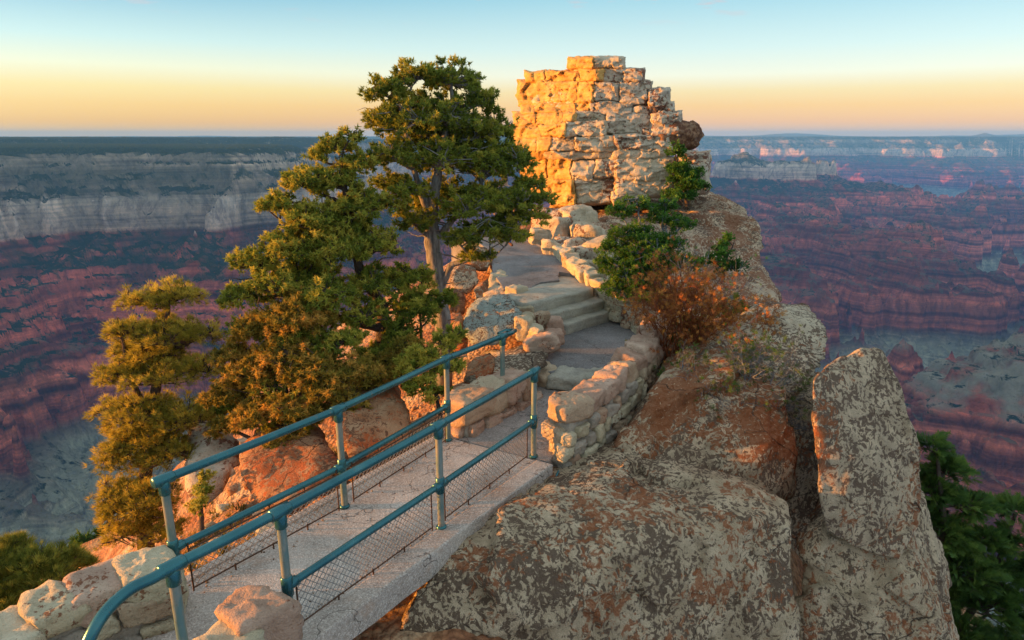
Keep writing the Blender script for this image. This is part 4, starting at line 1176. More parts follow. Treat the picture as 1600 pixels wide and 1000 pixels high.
stone_wall((-3.6, 3.6, 0), [tuple(on(262, 866, .50)), tuple(on(215, 880, .50)), tuple(on(150, 905, .48)), tuple(on(70, 945, .44)), tuple(on(0, 985, .42)), tuple(on(-100, 1050, .4)), tuple(on(-220, 1150, .4))], .42,
           lambda s: .82, 'broad rubble wall of pink and cream stones in thick mortar at the lower left', [M_CREAM, M_PINK, M_STONE, M_MORTAR], [M_PINK, M_CREAM, M_CREAM], 11, cap=(.34, .22), course=.20, lay=.30, face=-1)
stone_wall((-1.95, 3.8, 0), [(-1.72, 4.20, .50), (-1.94, 3.86, .42), (-2.18, 3.48, .36), (-2.42, 3.1, .3), (-2.7, 2.6, .3)], .36,
           lambda s: .62, 'end of a stone wall with a big pink corner stone between the near railing posts', [M_CREAM, M_STONE, M_PINK], [M_PINK, M_CREAM, M_CREAM], 13, cap=(.34, .30), course=.20, lay=.28, face=-1, both=True)

# curved kerb step
kerb = empty('kerb_step', (.95, 9.7, 0)); tag(kerb, 'curved step of four long kerb stones at the foot of the landing', 'step')
K = smooth_path([(.28, 10.02, 0), (.62, 9.66, 0), (1.0, 9.46, 0), (1.5, 9.62, 0), (1.95, 10.0, 0)], .05)
seg = [0, .24, .5, .76, 1.0]
for i in range(4):
    a, b = K[int(seg[i] * (len(K) - 1))], K[int(seg[i + 1] * (len(K) - 1))]
    d = (b - a).normalized(); c = (a + b) / 2
    stone('kerb_stone', (c.x, c.y + .06, .105), ((b - a).length * 1.05, .40, .26), M_STEP if i else M_STONE, kerb, 900 + i, math.atan2(d.y, d.x), 4, 4, 34, .012, 4.0)

def step_slab(poly, z1, z0, label, seed, mat=M_STEP):
    """a worn flagstone: prism cut into a fine mesh and roughened"""
    c = Vector((sum(p[0] for p in poly) / len(poly), sum(p[1] for p in poly) / len(poly)))
    P = smooth_path([(p[0], p[1], 0) for p in poly] + [(poly[0][0], poly[0][1], 0)], .12)[:-1]
    n = len(P); rings = [(0.0, z1), (.25, z1), (.5, z1), (.75, z1), (.93, z1), (.985, z1 - .012), (1.0, z1 - .04), (1.0, (z1 + z0) / 2), (1.0, z0), (0.02, z0)]
    co = []
    for s, z in rings:
        for p in P: co.append((c.x + (p.x - c.x) * max(s, .01), c.y + (p.y - c.y) * max(s, .01), z))
    fa = [(r * n + i, (r + 1) * n + i, (r + 1) * n + (i + 1) % n, r * n + (i + 1) % n) for r in range(len(rings) - 1) for i in range(n)]
    co = np.array(co)
    co[:, 2] += .018 * fbm3(co * 3, 3, seed); co[:, 0] += .05 * fbm3(co * 4 + 9, 3, seed); co[:, 1] += .05 * fbm3(co * 4 + 19, 3, seed)
    o = link('stone_step', np_mesh('stone_step', co, fa, 4), mat, None, True)
    return tag(o, label, 'step', 'stone steps up to the upper path')
step_slab([(.62, 12.0), (.92, 11.72), (1.35, 12.15), (2.02, 12.85), (2.0, 13.3), (1.5, 13.4), (.8, 12.8)], .40, .05, 'lowest stone step, rising from the landing', 1)
step_slab([(.28, 12.1), (.58, 11.78), (1.15, 12.25), (1.85, 13.0), (1.75, 13.6), (1.1, 13.5), (.4, 13.0)], .57, .2, 'middle stone step with a worn shiny edge', 2)
step_slab([(-.10, 12.7), (.05, 12.1), (.36, 11.92), (.95, 12.45), (1.55, 13.05), (1.60, 13.7), (1.32, 14.35), (.95, 14.4), (.85, 13.8), (.5, 13.65), (.30, 13.2)], .755, .3, 'top stone step, a wide pale slab running into the path', 3)

# stones beside the steps
side = [(818, 512, 11.0, (.26, .30, .42), M_CREAM, 'upright cream stone between the railing end and the steps'), (836, 522, 10.9, (.26, .26, .30), M_CREAM, 'broken cream stone leaning in the group beside the steps'), (826, 498, 11.4, (.24, .24, .22), M_CREAM, 'small cream block at the back of the group beside the steps'),
        (842, 500, 11.6, (.34, .3, .26), M_STONE, 'brown block tucked behind the round stone beside the steps'), (868, 508, 11.3, (.26, .30, .34), M_PINK, 'round pinkish stone at the foot of the lowest step'), (845, 536, 10.4, (.58, .26, .26), M_PINK, 'long rounded pink stone lying on the white rock'),
        (866, 528, 10.8, (.30, .30, .26), M_PINK, 'curved pink stone joining the round and the long one'), (808, 455, 12.9, (.34, .42, .22), M_CREAM, 'cream slab leaning at the left end of the top step'), (818, 484, 12.1, (.34, .50, .20), M_CREAM, 'pale flat stone between the green boulder and the steps')]
for i, (px, py, y, sz, m_, lab) in enumerate(side):
    tag(stone('stone', at(px, py, y), sz, m_, None, 950 + i, i * .8 if i != 5 else .35, 4, 14, 50, .02, 5.0), lab, 'stone', 'stones set beside the steps')
# ================================================================ TREES AND SHRUBS
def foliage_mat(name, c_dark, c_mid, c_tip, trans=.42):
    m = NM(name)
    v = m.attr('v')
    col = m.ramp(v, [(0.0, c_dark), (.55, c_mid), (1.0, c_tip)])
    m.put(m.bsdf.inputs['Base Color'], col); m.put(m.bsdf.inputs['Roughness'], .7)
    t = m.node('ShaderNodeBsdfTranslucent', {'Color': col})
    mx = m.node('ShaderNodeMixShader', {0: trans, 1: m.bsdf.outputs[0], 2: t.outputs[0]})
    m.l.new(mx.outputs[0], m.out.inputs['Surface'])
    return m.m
def bark_mat(name, a, b, sc=1.0):
    m = NM(name)
    pos = m.mapping(m.pos(), (1, 1, .22))
    n = m.noise(22 * sc, 5, pos, .7)
    return m.done(m.ramp(n, [(.3, a), (.55, b), (.75, tuple(min(1, c * 1.5) for c in b))]), .9, m.bump(n, .9, .03))
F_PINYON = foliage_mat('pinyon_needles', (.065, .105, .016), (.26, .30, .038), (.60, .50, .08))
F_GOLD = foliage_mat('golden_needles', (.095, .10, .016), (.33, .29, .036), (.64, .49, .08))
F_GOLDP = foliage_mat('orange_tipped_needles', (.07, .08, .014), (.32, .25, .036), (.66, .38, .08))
F_FIR = foliage_mat('fir_needles', (.025, .060, .015), (.075, .150, .028), (.17, .24, .04))
F_SHRUB = foliage_mat('shrub_leaves', (.025, .075, .012), (.075, .19, .024), (.24, .36, .05))
F_DRY = foliage_mat('dry_orange_twigs', (.20, .055, .015), (.42, .15, .035), (.55, .26, .05), .15)
F_GRASS = foliage_mat('grass_blades', (.06, .07, .02), (.15, .15, .04), (.32, .24, .08))
B_DARK = bark_mat('dark_bark', (.030, .022, .018), (.085, .062, .050))
B_GREY = bark_mat('weathered_grey_bark', (.075, .070, .068), (.24, .23, .22))
B_TWIG = bark_mat('dead_grey_twigs', (.06, .065, .07), (.20, .22, .24), 2)

def rand_rot(rng, n, dirs=None, spread=None):
    q = rng.normal(size=(n, 4)); q /= np.linalg.norm(q, axis=1)[:, None]
    w, x, y, z = q.T
    return np.stack([1 - 2 * (y * y + z * z), 2 * (x * y - z * w), 2 * (x * z + y * w), 2 * (x * y + z * w), 1 - 2 * (x * x + z * z), 2 * (y * z - x * w), 2 * (x * z - y * w), 2 * (y * z + x * w), 1 - 2 * (x * x + y * y)], -1).reshape(-1, 3, 3)

def frames(d, rng):
    """rotation taking +Z to each d"""
    d = d / (np.linalg.norm(d, axis=1)[:, None] + 1e-9)
    a = rng.normal(size=d.shape); u = np.cross(a, d); u /= np.linalg.norm(u, axis=1)[:, None] + 1e-9
    v = np.cross(d, u)
    return np.stack([u, v, d], -1)

def tuft_template(rng, kind):
    """triangles (m, 3, 3) of a unit tuft growing along +Z"""
    T = []
    if kind == 'pinyon':      # short brush of needles
        for k in range(17):
            a = rng.uniform(0, math.tau); el = rng.uniform(-.2, 1.0) * 1.45
            d = np.array([math.cos(a) * math.cos(el), math.sin(a) * math.cos(el), math.sin(el)])
            s = np.cross(d, rng.normal(size=3)); s /= np.linalg.norm(s)
            o = np.array([0, 0, rng.uniform(-.6, .25)])
            T.append([o - s * .155, o + s * .155, o + d * rng.uniform(.7, 1.05)])
    elif kind == 'fir':       # flat spray
        for k in range(16):
            t = k / 15; side = 1 if k % 2 else -1
            o = np.array([0, 0, t * 1.5 - .5])
            d = np.array([side * .8, rng.uniform(-.25, .25), .55]); d /= np.linalg.norm(d)
            s = np.array([0, .25, 1.0]); s /= np.linalg.norm(s)
            T.append([o - s * .11, o + s * .11, o + d * (1.0 - .5 * t)])
    elif kind == 'leaf':      # small broad leaves round a twig
        for k in range(12):
            a = rng.uniform(0, math.tau); el = rng.uniform(.0, 1.3)
            d = np.array([math.cos(a) * math.cos(el), math.sin(a) * math.cos(el), math.sin(el)])
            s = np.cross(d, rng.normal(size=3)); s /= np.linalg.norm(s)
            o = np.array([0, 0, rng.uniform(-.9, .5)]) + d * .15
            T.append([o, o + d * .38 + s * .24, o + d * .75]); T.append([o, o + d * .75, o + d * .38 - s * .24])
    else:                     # 'spray' : long thin upright blades
        for k in range(14):
            a = rng.uniform(0, math.tau); el = rng.uniform(.75, 1.5)
            d = np.array([math.cos(a) * math.cos(el), math.sin(a) * math.cos(el), math.sin(el)])
            s = np.cross(d, rng.normal(size=3)); s /= np.linalg.norm(s)
            o = np.array([rng.uniform(-.3, .3), rng.uniform(-.3, .3), 0])
            T.append([o - s * .05, o + s * .05, o + d * rng.uniform(.7, 1.2)])
    return np.array(T)

def tufts_mesh(name, pos, dirs, size, kind, v, rng):
    nvar = 5
    idx = rng.integers(0, nvar, len(pos))
    CO, V = [], []
    for k in range(nvar):
        T = tuft_template(rng, kind); m = len(T)
        sel = idx == k; n = sel.sum()
        if not n: continue
        M = frames(dirs[sel], rng)
        P = np.einsum('nij,mkj->nmki', M, T) * size[sel][:, None, None, None] + pos[sel][:, None, None, :]
        CO.append(P.reshape(-1, 3))
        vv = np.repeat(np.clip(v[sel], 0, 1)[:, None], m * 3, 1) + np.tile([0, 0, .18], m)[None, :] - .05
        V.append(vv.ravel())
    co = np.concatenate(CO); V = np.clip(np.concatenate(V), 0, 1)
    me = np_mesh(name, co, np.arange(len(co)).reshape(-1, 3), 3)
    set_attr(me, 'v', V)
    return me

def curve_pts(a, b, sag, n, rng, wig=.05):
    a, b = np.array(a), np.array(b); t = np.linspace(0, 1, n)[:, None]
    L_ = np.linalg.norm(b - a)
    mid = (a + b) / 2 + np.array([0, 0, sag * L_]) + rng.normal(0, wig, 3) * L_
    P = (1 - t) ** 2 * a + 2 * t * (1 - t) * mid + t * t * b
    P[1:-1] += rng.normal(0, wig * .22, (n - 2, 3)) * L_
    return P

def make_tree(name, label, cat, trunk, blobs, ncl, per, clr, tsize, kind, fmat, bmat, seed, group=None, flat=.75, up=.7, hollow=.55, vbias=0.0, twig=.006, limb=.028, dead=0):
    """trunk: list of polylines [(x,y,z,r)...]; blobs: (Vector, (rx,ry,rz)); clusters of foliage sit through the blobs on real limbs"""
    rng = np.random.default_rng(seed)
    base = trunk[0][0][:3]
    root = empty(name, base); tag(root, label, cat, group)
    skel = []
    paths = []
    for pl in trunk:
        P = np.array([q[:3] for q in pl], float); r = np.array([q[3] for q in pl])
        n = len(P); t = np.linspace(0, n - 1, n * 6)
        Q = np.stack([np.interp(t, np.arange(n), P[:, k]) for k in range(3)], -1); rr = np.interp(t, np.arange(n), r)
        Q += (rng.normal(0, .02, Q.shape).cumsum(0) * .4) * np.linspace(0, 1, len(Q))[:, None] * .6
        rr = rr * (1 + .10 * np.sin(np.arange(len(rr)) * 1.9) * rng.uniform(.5, 1, len(rr)))
        paths.append((Q, rr, 10)); skel.append(np.concatenate([Q, rr[:, None]], 1))
    tr_co, tr_fa = tubes(paths)
    # corrugate the trunk
    tr_co = tr_co + .012 * np.stack([fbm3(tr_co * np.array([14, 14, 3.0]) + k * 7, 2, k) for k in range(3)], -1)
    link('trunk', np_mesh('trunk', tr_co, tr_fa, 4), bmat, root, True)
    S = np.concatenate(skel)
    vol = np.array([b[1][0] * b[1][1] * b[1][2] for b in blobs]) ** .75; vol /= vol.sum()
    lp, tw = [], []
    CP_, CD_, CS_ = [], [], []
    nodes = [S]
    for bi, (c, rad) in enumerate(blobs):
        c = np.array(c); rad = np.array(rad)
        cost = np.linalg.norm(S[:, :3] - c, axis=1) + 1.2 * np.maximum(S[:, 2] - c[2], 0)
        j = np.argmin(cost + rng.uniform(0, .25, len(S)))
        L_ = np.linalg.norm(S[j, :3] - c)
        r0 = min(S[j, 3] * .8, limb + .010 * L_)
        Q = curve_pts(S[j, :3], c, -.08 if flat > .6 else .12, 12, rng)
        ext = curve_pts(c, c + (c - S[j, :3]) / (L_ + 1e-6) * rad.mean() * .6, .0, 5, rng)
        Q = np.concatenate([Q, ext[1:]])
        rr = np.linspace(r0, .010, len(Q)); lp.append((Q, rr, 7))
        loc = np.concatenate([Q, rr[:, None]], 1)[4:]
        k = max(3, int(ncl * vol[bi]))
        d = rng.normal(size=(k, 3)); d /= np.linalg.norm(d, axis=1)[:, None]
        d[:, 2] = np.where(d[:, 2] < -.3, -d[:, 2] * .5, d[:, 2])
        rad_f = hollow + (1 - hollow) * rng.uniform(0, 1, k) ** .6
        cc = c + d * rad_f[:, None] * rad
        for q, dd in zip(cc, d):
            jj = np.argmin(np.linalg.norm(loc[:, :3] - q, axis=1) + rng.uniform(0, .1, len(loc)))
            B = curve_pts(loc[jj, :3], q, rng.uniform(-.1, .1), 4, rng, .08)
            tw.append((B, np.linspace(min(.016, loc[jj, 3]), twig * .8, 4), 4))
            out = dd * np.array([1, 1, .6]) + np.array([0, 0, up]) + .3 * (q - loc[jj, :3]) / (np.linalg.norm(q - loc[jj, :3]) + 1e-6)
            m = max(4, int(per * rng.uniform(.6, 1.4)))
            cr = clr * rng.uniform(.7, 1.3)
            e = rng.normal(size=(m, 3)); e /= np.linalg.norm(e, axis=1)[:, None]
            e *= rng.uniform(.45, 1, (m, 1)) * cr * np.array([1, 1, flat])
            tip = q + e
            CP_.append(tip)
            CD_.append(out / np.linalg.norm(out) + e / cr * .8)
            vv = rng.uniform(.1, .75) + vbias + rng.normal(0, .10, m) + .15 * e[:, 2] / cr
            CS_.append(vv)
            for t_ in tip[::3]:
                tw.append((np.array([q - dd * .02, t_]), np.array([twig, twig * .4]), 3))
    for k in range(dead):       # bare dead sticks inside the crown
        j = rng.integers(0, len(S)); d = rng.normal(size=3); d[2] = abs(d[2]) * .3; d /= np.linalg.norm(d)
        tw.append((curve_pts(S[j, :3], S[j, :3] + d * rng.uniform(.3, .8), .05, 7, rng, .12), np.linspace(.014, .003, 7), 4))
    co, fa = tubes(lp + tw)
    br = link('branches', np_mesh('branches', co, fa, 4), bmat, root, True)
    pos = np.concatenate(CP_); dr = np.concatenate(CD_); v = np.concatenate(CS_)
    sz = tsize * rng.uniform(.75, 1.25, len(pos))
    cr_ = link('crown', tufts_mesh('crown', pos, dr, sz, kind, v, rng), fmat, root)
    print(name, 'tufts', len(pos), 'tris', len(cr_.data.polygons), 'branch quads', len(fa))
    return root

def B(px, py, y, rx, rz, ry=None):
    """crown mass centred at a photo position; half sizes given in photo pixels at that distance"""
    k = y / FPX * 1.16
    return (at(px, py, y), (rx * k, (ry or rx) * k, rz * k))


# --- big pinyon in the middle
b0 = at(690, 535, 11.2); b0.z = min(b0.z, gz(b0.x, b0.y) + .05)
tk = [tuple(b0 - Vector((0, 0, .3))) + (.17,), tuple(at(692, 500, 11.2)) + (.14,), tuple(at(684, 440, 11.2)) + (.13,), tuple(at(676, 385, 11.2)) + (.13,), tuple(at(672, 340, 11.2)) + (.12,), tuple(at(680, 290, 11.2)) + (.08,), tuple(at(690, 230, 11.2)) + (.06,), tuple(at(705, 160, 11.3)) + (.035,), tuple(at(700, 115, 11.3)) + (.015,)]
tk2 = [tuple(at(674, 345, 11.2)) + (.07,), tuple(at(655, 290, 11.1)) + (.055,), tuple(at(640, 230, 11.0)) + (.04,), tuple(at(625, 170, 11.0)) + (.02,)]
tk3 = [tuple(at(688, 450, 11.2)) + (.07,), tuple(at(705, 415, 11.1)) + (.05,), tuple(at(735, 405, 11.0)) + (.035,), tuple(at(765, 412, 10.9)) + (.012,)]
tk4 = [tuple(at(676, 380, 11.2)) + (.06,), tuple(at(720, 330, 11.3)) + (.045,), tuple(at(770, 300, 11.4)) + (.025,)]
make_tree('pinyon_pine', 'tall pinyon pine with a thick grey twisted trunk standing in the middle beside the path', 'tree', [tk, tk2, tk3, tk4],
          [B(605, 150, 11.0, 34, 30), B(650, 125, 11.2, 34, 24), B(705, 130, 11.4, 42, 30), B(745, 165, 11.4, 34, 30), B(765, 210, 11.5, 36, 34), B(700, 190, 11.1, 48, 34), B(640, 195, 10.9, 44, 34), B(600, 190, 11.0, 28, 24),
           B(620, 250, 10.8, 42, 30), B(690, 255, 10.8, 46, 32), B(750, 262, 11.2, 46, 34), B(800, 262, 11.3, 30, 36), B(832, 292, 11.2, 26, 18), B(790, 315, 10.9, 46, 28), B(735, 325, 10.8, 44, 28), B(820, 340, 10.9, 34, 18), B(765, 365, 10.7, 46, 22), B(715, 375, 10.7, 26, 18), B(640, 300, 10.7, 32, 22), B(670, 215, 11.6, 60, 60), B(730, 250, 11.8, 60, 50), B(700, 320, 11.8, 60, 40), B(645, 350, 11.0, 30, 24), B(840, 312, 10.9, 22, 14), B(745, 400, 10.9, 30, 14), B(800, 372, 10.6, 26, 12), B(610, 290, 11.2, 26, 24)],
          1750, 8, .095, .066, 'pinyon', F_PINYON, B_GREY, 11, dead=26, hollow=.35)

# --- bushy pinyon left of it
c0 = at(560, 600, 9.6); c0.z = gz(c0.x, c0.y)
tb = [tuple(c0 - Vector((0, 0, .2))) + (.13,), tuple(at(600, 520, 10.0)) + (.11,), tuple(at(598, 480, 10.2)) + (.09,), tuple(at(560, 420, 10.2)) + (.07,), tuple(at(540, 330, 10.3)) + (.05,), tuple(at(530, 240, 10.3)) + (.02,)]
tb2 = [tuple(at(600, 515, 10.0)) + (.07,), tuple(at(540, 500, 9.8)) + (.055,), tuple(at(460, 470, 9.7)) + (.045,), tuple(at(420, 400, 9.8)) + (.025,)]
tb3 = [tuple(c0) + (.08,), tuple(at(500, 600, 9.3)) + (.05,), tuple(at(420, 600, 9.2)) + (.03,)]
make_tree('pinyon_pine', 'broad bushy pinyon pine with orange-lit tips left of the tall one, behind the railing', 'tree', [tb, tb2, tb3],
          [B(525, 232, 10.3, 28, 22), B(560, 262, 10.4, 30, 26), B(520, 290, 10.2, 34, 34), B(470, 290, 10.1, 34, 24), B(440, 325, 10.0, 34, 26), B(490, 350, 9.9, 44, 34), B(560, 330, 10.2, 40, 36), B(590, 390, 10.1, 38, 36), B(530, 400, 9.8, 44, 34), B(450, 390, 9.7, 44, 32), B(395, 415, 9.7, 34, 28),
           B(380, 465, 9.6, 30, 28), B(440, 450, 9.4, 44, 32), B(510, 465, 9.3, 44, 30), B(400, 520, 9.3, 40, 30), B(460, 530, 9.1, 46, 34), B(530, 540, 9.0, 40, 30), B(375, 590, 9.1, 34, 28), B(430, 595, 8.9, 46, 32), B(500, 600, 8.7, 42, 28), B(360, 640, 9.0, 30, 22), B(420, 655, 8.7, 44, 20), B(480, 650, 8.6, 34, 18), B(640, 440, 10.4, 34, 30), B(585, 450, 10.0, 40, 36), B(570, 500, 9.6, 36, 34), B(520, 370, 10.3, 60, 60), B(470, 450, 10.0, 60, 60), B(590, 570, 9.6, 40, 30), B(620, 545, 9.8, 40, 30), B(500, 250, 10.3, 20, 20), B(548, 215, 10.3, 16, 14), B(610, 320, 10.6, 26, 22), B(650, 480, 10.2, 34, 30)],
          1800, 8, .09, .066, 'pinyon', F_PINYON, B_DARK, 12, vbias=.14, dead=14, hollow=.35)

# --- golden tree far left
d0 = at(225, 880, 8.3); 
td = [tuple(d0 - Vector((0, 0, .5))) + (.12,), tuple(at(222, 780, 8.6)) + (.10,), tuple(at(235, 650, 9.0)) + (.075,), tuple(at(248, 540, 9.2)) + (.05,), tuple(at(262, 450, 9.3)) + (.02,)]
td2 = [tuple(at(235, 660, 9.0)) + (.05,), tuple(at(200, 580, 9.0)) + (.035,), tuple(at(185, 500, 9.0)) + (.015,)]
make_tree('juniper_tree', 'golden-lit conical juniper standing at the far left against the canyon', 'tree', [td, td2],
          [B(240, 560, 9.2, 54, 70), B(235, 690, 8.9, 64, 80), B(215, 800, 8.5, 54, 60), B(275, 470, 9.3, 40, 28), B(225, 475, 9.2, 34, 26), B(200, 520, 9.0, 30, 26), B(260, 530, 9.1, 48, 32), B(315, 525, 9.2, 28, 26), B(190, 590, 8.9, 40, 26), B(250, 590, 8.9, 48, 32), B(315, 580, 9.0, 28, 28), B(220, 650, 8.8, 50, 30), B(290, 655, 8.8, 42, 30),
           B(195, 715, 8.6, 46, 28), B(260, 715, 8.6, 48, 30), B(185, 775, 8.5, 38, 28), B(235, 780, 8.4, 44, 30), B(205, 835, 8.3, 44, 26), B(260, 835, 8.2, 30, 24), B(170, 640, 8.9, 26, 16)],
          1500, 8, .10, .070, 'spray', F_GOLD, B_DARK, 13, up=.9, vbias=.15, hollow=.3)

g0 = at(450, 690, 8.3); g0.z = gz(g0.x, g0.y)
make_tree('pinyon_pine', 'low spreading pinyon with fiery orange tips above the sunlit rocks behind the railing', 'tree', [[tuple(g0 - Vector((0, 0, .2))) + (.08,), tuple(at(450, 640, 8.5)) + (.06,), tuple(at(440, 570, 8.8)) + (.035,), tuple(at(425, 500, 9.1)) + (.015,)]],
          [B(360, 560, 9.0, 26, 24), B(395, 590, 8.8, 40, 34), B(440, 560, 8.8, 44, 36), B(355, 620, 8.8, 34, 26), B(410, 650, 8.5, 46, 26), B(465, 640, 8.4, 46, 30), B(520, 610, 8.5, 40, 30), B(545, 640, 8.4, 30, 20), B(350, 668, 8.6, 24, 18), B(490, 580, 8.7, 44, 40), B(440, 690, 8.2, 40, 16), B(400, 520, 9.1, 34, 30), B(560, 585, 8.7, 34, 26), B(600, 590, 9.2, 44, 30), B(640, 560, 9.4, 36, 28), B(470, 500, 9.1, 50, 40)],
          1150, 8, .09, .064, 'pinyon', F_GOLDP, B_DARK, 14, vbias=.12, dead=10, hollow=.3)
# --- small pinyons by the railing
for i, (bl, lab, tr) in enumerate([
    ([B(670, 565, 8.9, 34, 26), B(700, 535, 9.2, 26, 22), B(655, 605, 8.6, 26, 26), B(685, 620, 8.5, 20, 18), B(640, 575, 8.9, 22, 20), B(700, 580, 8.8, 22, 22)], 'small round-tufted pinyon right against the left railing', (690, 650, 8.6)),
    ([B(655, 490, 10.0, 30, 24), B(690, 470, 10.3, 20, 18), B(630, 520, 9.8, 26, 20)], 'dark green pinyon sapling in front of the tall trunk', (660, 540, 10.0)),
    ([B(315, 765, 7.4, 13, 16), B(312, 790, 7.2, 14, 16), B(318, 745, 7.5, 8, 12)], 'tiny pinyon seedling beside the grey rounded boulder', (313, 812, 7.2))]):
    q = at(*tr)
    make_tree('pinyon_sapling', lab, 'tree', [[tuple(q - Vector((0, 0, .15))) + (.03,), tuple((q + bl[0][0]) / 2) + (.022,), tuple(bl[0][0]) + (.012,)]], bl, (110, 80, 30)[i], 8, .075, (.068, .065, .05)[i], 'pinyon', F_PINYON, B_DARK, 20 + i, vbias=.22 if i != 1 else -.1, limb=.012)

# --- green shrub right of the steps, and the one at the tower
s0 = at(985, 480, 12.6)
make_tree('green_shrub', 'bright green leafy shrub growing over the kerb wall right of the steps', 'shrub', [[tuple(s0 - Vector((0, 0, .3))) + (.06,), tuple(at(995, 430, 12.7)) + (.05,), tuple(at(1005, 370, 12.9)) + (.03,)], [tuple(s0) + (.05,), tuple(at(1030, 430, 12.7)) + (.04,), tuple(at(1050, 370, 12.8)) + (.02,)]],
          [B(1010, 400, 12.6, 46, 40), B(1060, 420, 12.5, 30, 26), B(985, 440, 12.3, 34, 34), B(1040, 320, 13.1, 16, 12), B(998, 322, 13.0, 26, 16), B(970, 335, 12.9, 20, 16), B(1030, 345, 13.1, 28, 18), B(1065, 355, 13.1, 18, 18), B(985, 372, 12.7, 34, 24), B(1040, 385, 12.8, 30, 22), B(955, 390, 12.6, 22, 16), B(975, 425, 12.4, 36, 24), B(1020, 425, 12.4, 32, 26), B(965, 455, 12.2, 24, 18), B(1000, 460, 12.1, 30, 18), B(940, 412, 12.5, 16, 12)],
          760, 8, .10, .046, 'leaf', F_SHRUB, B_TWIG, 31, limb=.018, hollow=.3)
s1 = at(1075, 310, 18.6)
make_tree('green_shrub', 'dark green shrub growing in the notch at the right foot of the tower', 'shrub', [[tuple(s1 - Vector((0, 0, .2))) + (.05,), tuple(at(1066, 275, 18.8)) + (.03,), tuple(at(1055, 245, 18.9)) + (.015,)]],
          [B(1055, 240, 18.7, 11, 12), B(1062, 265, 18.6, 15, 14), B(1072, 285, 18.4, 22, 12), B(1085, 292, 18.3, 18, 8), B(1060, 305, 18.2, 24, 7), B(1090, 272, 18.5, 10, 8)],
          130, 9, .13, .070, 'leaf', F_SHRUB, B_DARK, 32, limb=.012, vbias=-.1)
s2 = at(1130, 440, 13.0)
make_tree('green_shrub', 'dark shrub sprig leaning right over the brown ledge above the dry bush', 'shrub', [[tuple(s2) + (.03,), tuple(at(1135, 400, 13.2)) + (.02,), tuple(at(1145, 380, 13.3)) + (.01,)]],
          [B(1142, 380, 13.3, 12, 8), B(1125, 395, 13.2, 14, 10), B(1110, 412, 13.0, 14, 12), B(1140, 420, 12.9, 16, 12)], 24, 11, .12, .07, 'leaf', F_SHRUB, B_DARK, 33, limb=.012, vbias=-.2)

# --- dry bush : fine bare branching
def twig_bush(name, label, base_pts, n0, length, spread, mat, seed, tips=None, gens=5, r0=.014, lean=(0, 0, 1), group=None):
    rng = np.random.default_rng(seed)
    root = empty(name, base_pts[0]); tag(root, label, 'shrub', group)
    P = []; ends = []
    stack = []
    for k in range(n0):
        b = np.array(base_pts[k % len(base_pts)]) + rng.normal(0, .05, 3)
        d = np.array(lean) + rng.normal(0, spread, 3); d /= np.linalg.norm(d)
        stack.append((b, d, length * rng.uniform(.7, 1.2), r0, 0))
    while stack:
        b, d, L_, r, g = stack.pop()
        m = 4; Q = [b]
        for _ in range(m):
            d = d + rng.normal(0, .16, 3) + np.array([0, 0, .04]); d /= np.linalg.norm(d); Q.append(Q[-1] + d * L_ / m)
        P.append((np.array(Q), np.linspace(r, r * .6, m + 1), 4 if g < 2 else 3))
        if g < gens - 1:
            for _ in range(rng.integers(2, 4)):
                j = rng.integers(2, m + 1); dd = d + rng.normal(0, .55, 3); dd /= np.linalg.norm(dd)
                stack.append((Q[j], dd, L_ * rng.uniform(.55, .8), r * .62, g + 1))
        else: ends.append((Q[-1], d))
    co, fa = tubes(P)
    link('branches', np_mesh('branches', co, fa, 4), mat, root)
    if tips is not None:
        e = np.array([q for q, _ in ends]); dd = np.array([q for _, q in ends])
        sel = rng.uniform(0, 1, len(e)) < tips[2]; e, dd = e[sel], dd[sel]
        link('leaves', tufts_mesh('leaves', e, dd, tips[1] * rng.uniform(.6, 1.3, len(e)), 'spray', rng.uniform(.1, 1, len(e)), rng), tips[0], root)
    print(name, len(P), 'twigs')
    return root
twig_bush('dry_bush', 'dry rust-orange bush with fine bare branches above the curved wall', [tuple(at(1065, 560, 9.9)), tuple(at(1045, 560, 9.9)), tuple(at(1092, 560, 9.9))], 30, .64, .36, F_DRY, 41, (F_DRY, .062, .45), 6, .013, (.0, -.02, 1.2))
twig_bush('dry_bush', 'second smaller dry orange bush to the right, against the lichened rock', [tuple(at(1165, 560, 9.9)), tuple(at(1180, 550, 9.9))], 10, .36, .40, F_DRY, 42, (F_DRY, .075, .8), 5, .011, (.05, 0, 1))
twig_bush('dry_bush', 'little yellow-orange tuft of brush on the end of the curved wall', [tuple(at(1008, 568, 10.3))], 9, .20, .45, F_DRY, 43, (F_GOLD, .06, 1), 5, .008, (-.1, 0, 1))
twig_bush('bare_bush', 'tangle of dead grey twigs spreading over the rust-orange boulder', [tuple(at(1120, 600, 8.6)), tuple(at(1160, 600, 8.5)), tuple(at(1070, 610, 8.6)), tuple(at(1190, 610, 8.4))], 42, .36, .8, B_TWIG, 44, (F_FIR, .06, .35), 5, .009, (.3, -.2, .35))
twig_bush('bare_bush', 'dead grey twigs sticking up behind the dry orange bush', [tuple(at(1110, 500, 11.4)), tuple(at(1060, 480, 11.6))], 14, .55, .38, B_TWIG, 45, (F_SHRUB, .06, .15), 5, .012, (.05, 0, 1))
twig_bush('bare_bush', 'small spray of pale dead twigs reaching into the dark cleft', [tuple(at(1222, 668, 7.9)), tuple(at(1218, 640, 8.1))], 8, .20, .45, B_TWIG, 46, None, 5, .006, (1, -.2, .1))
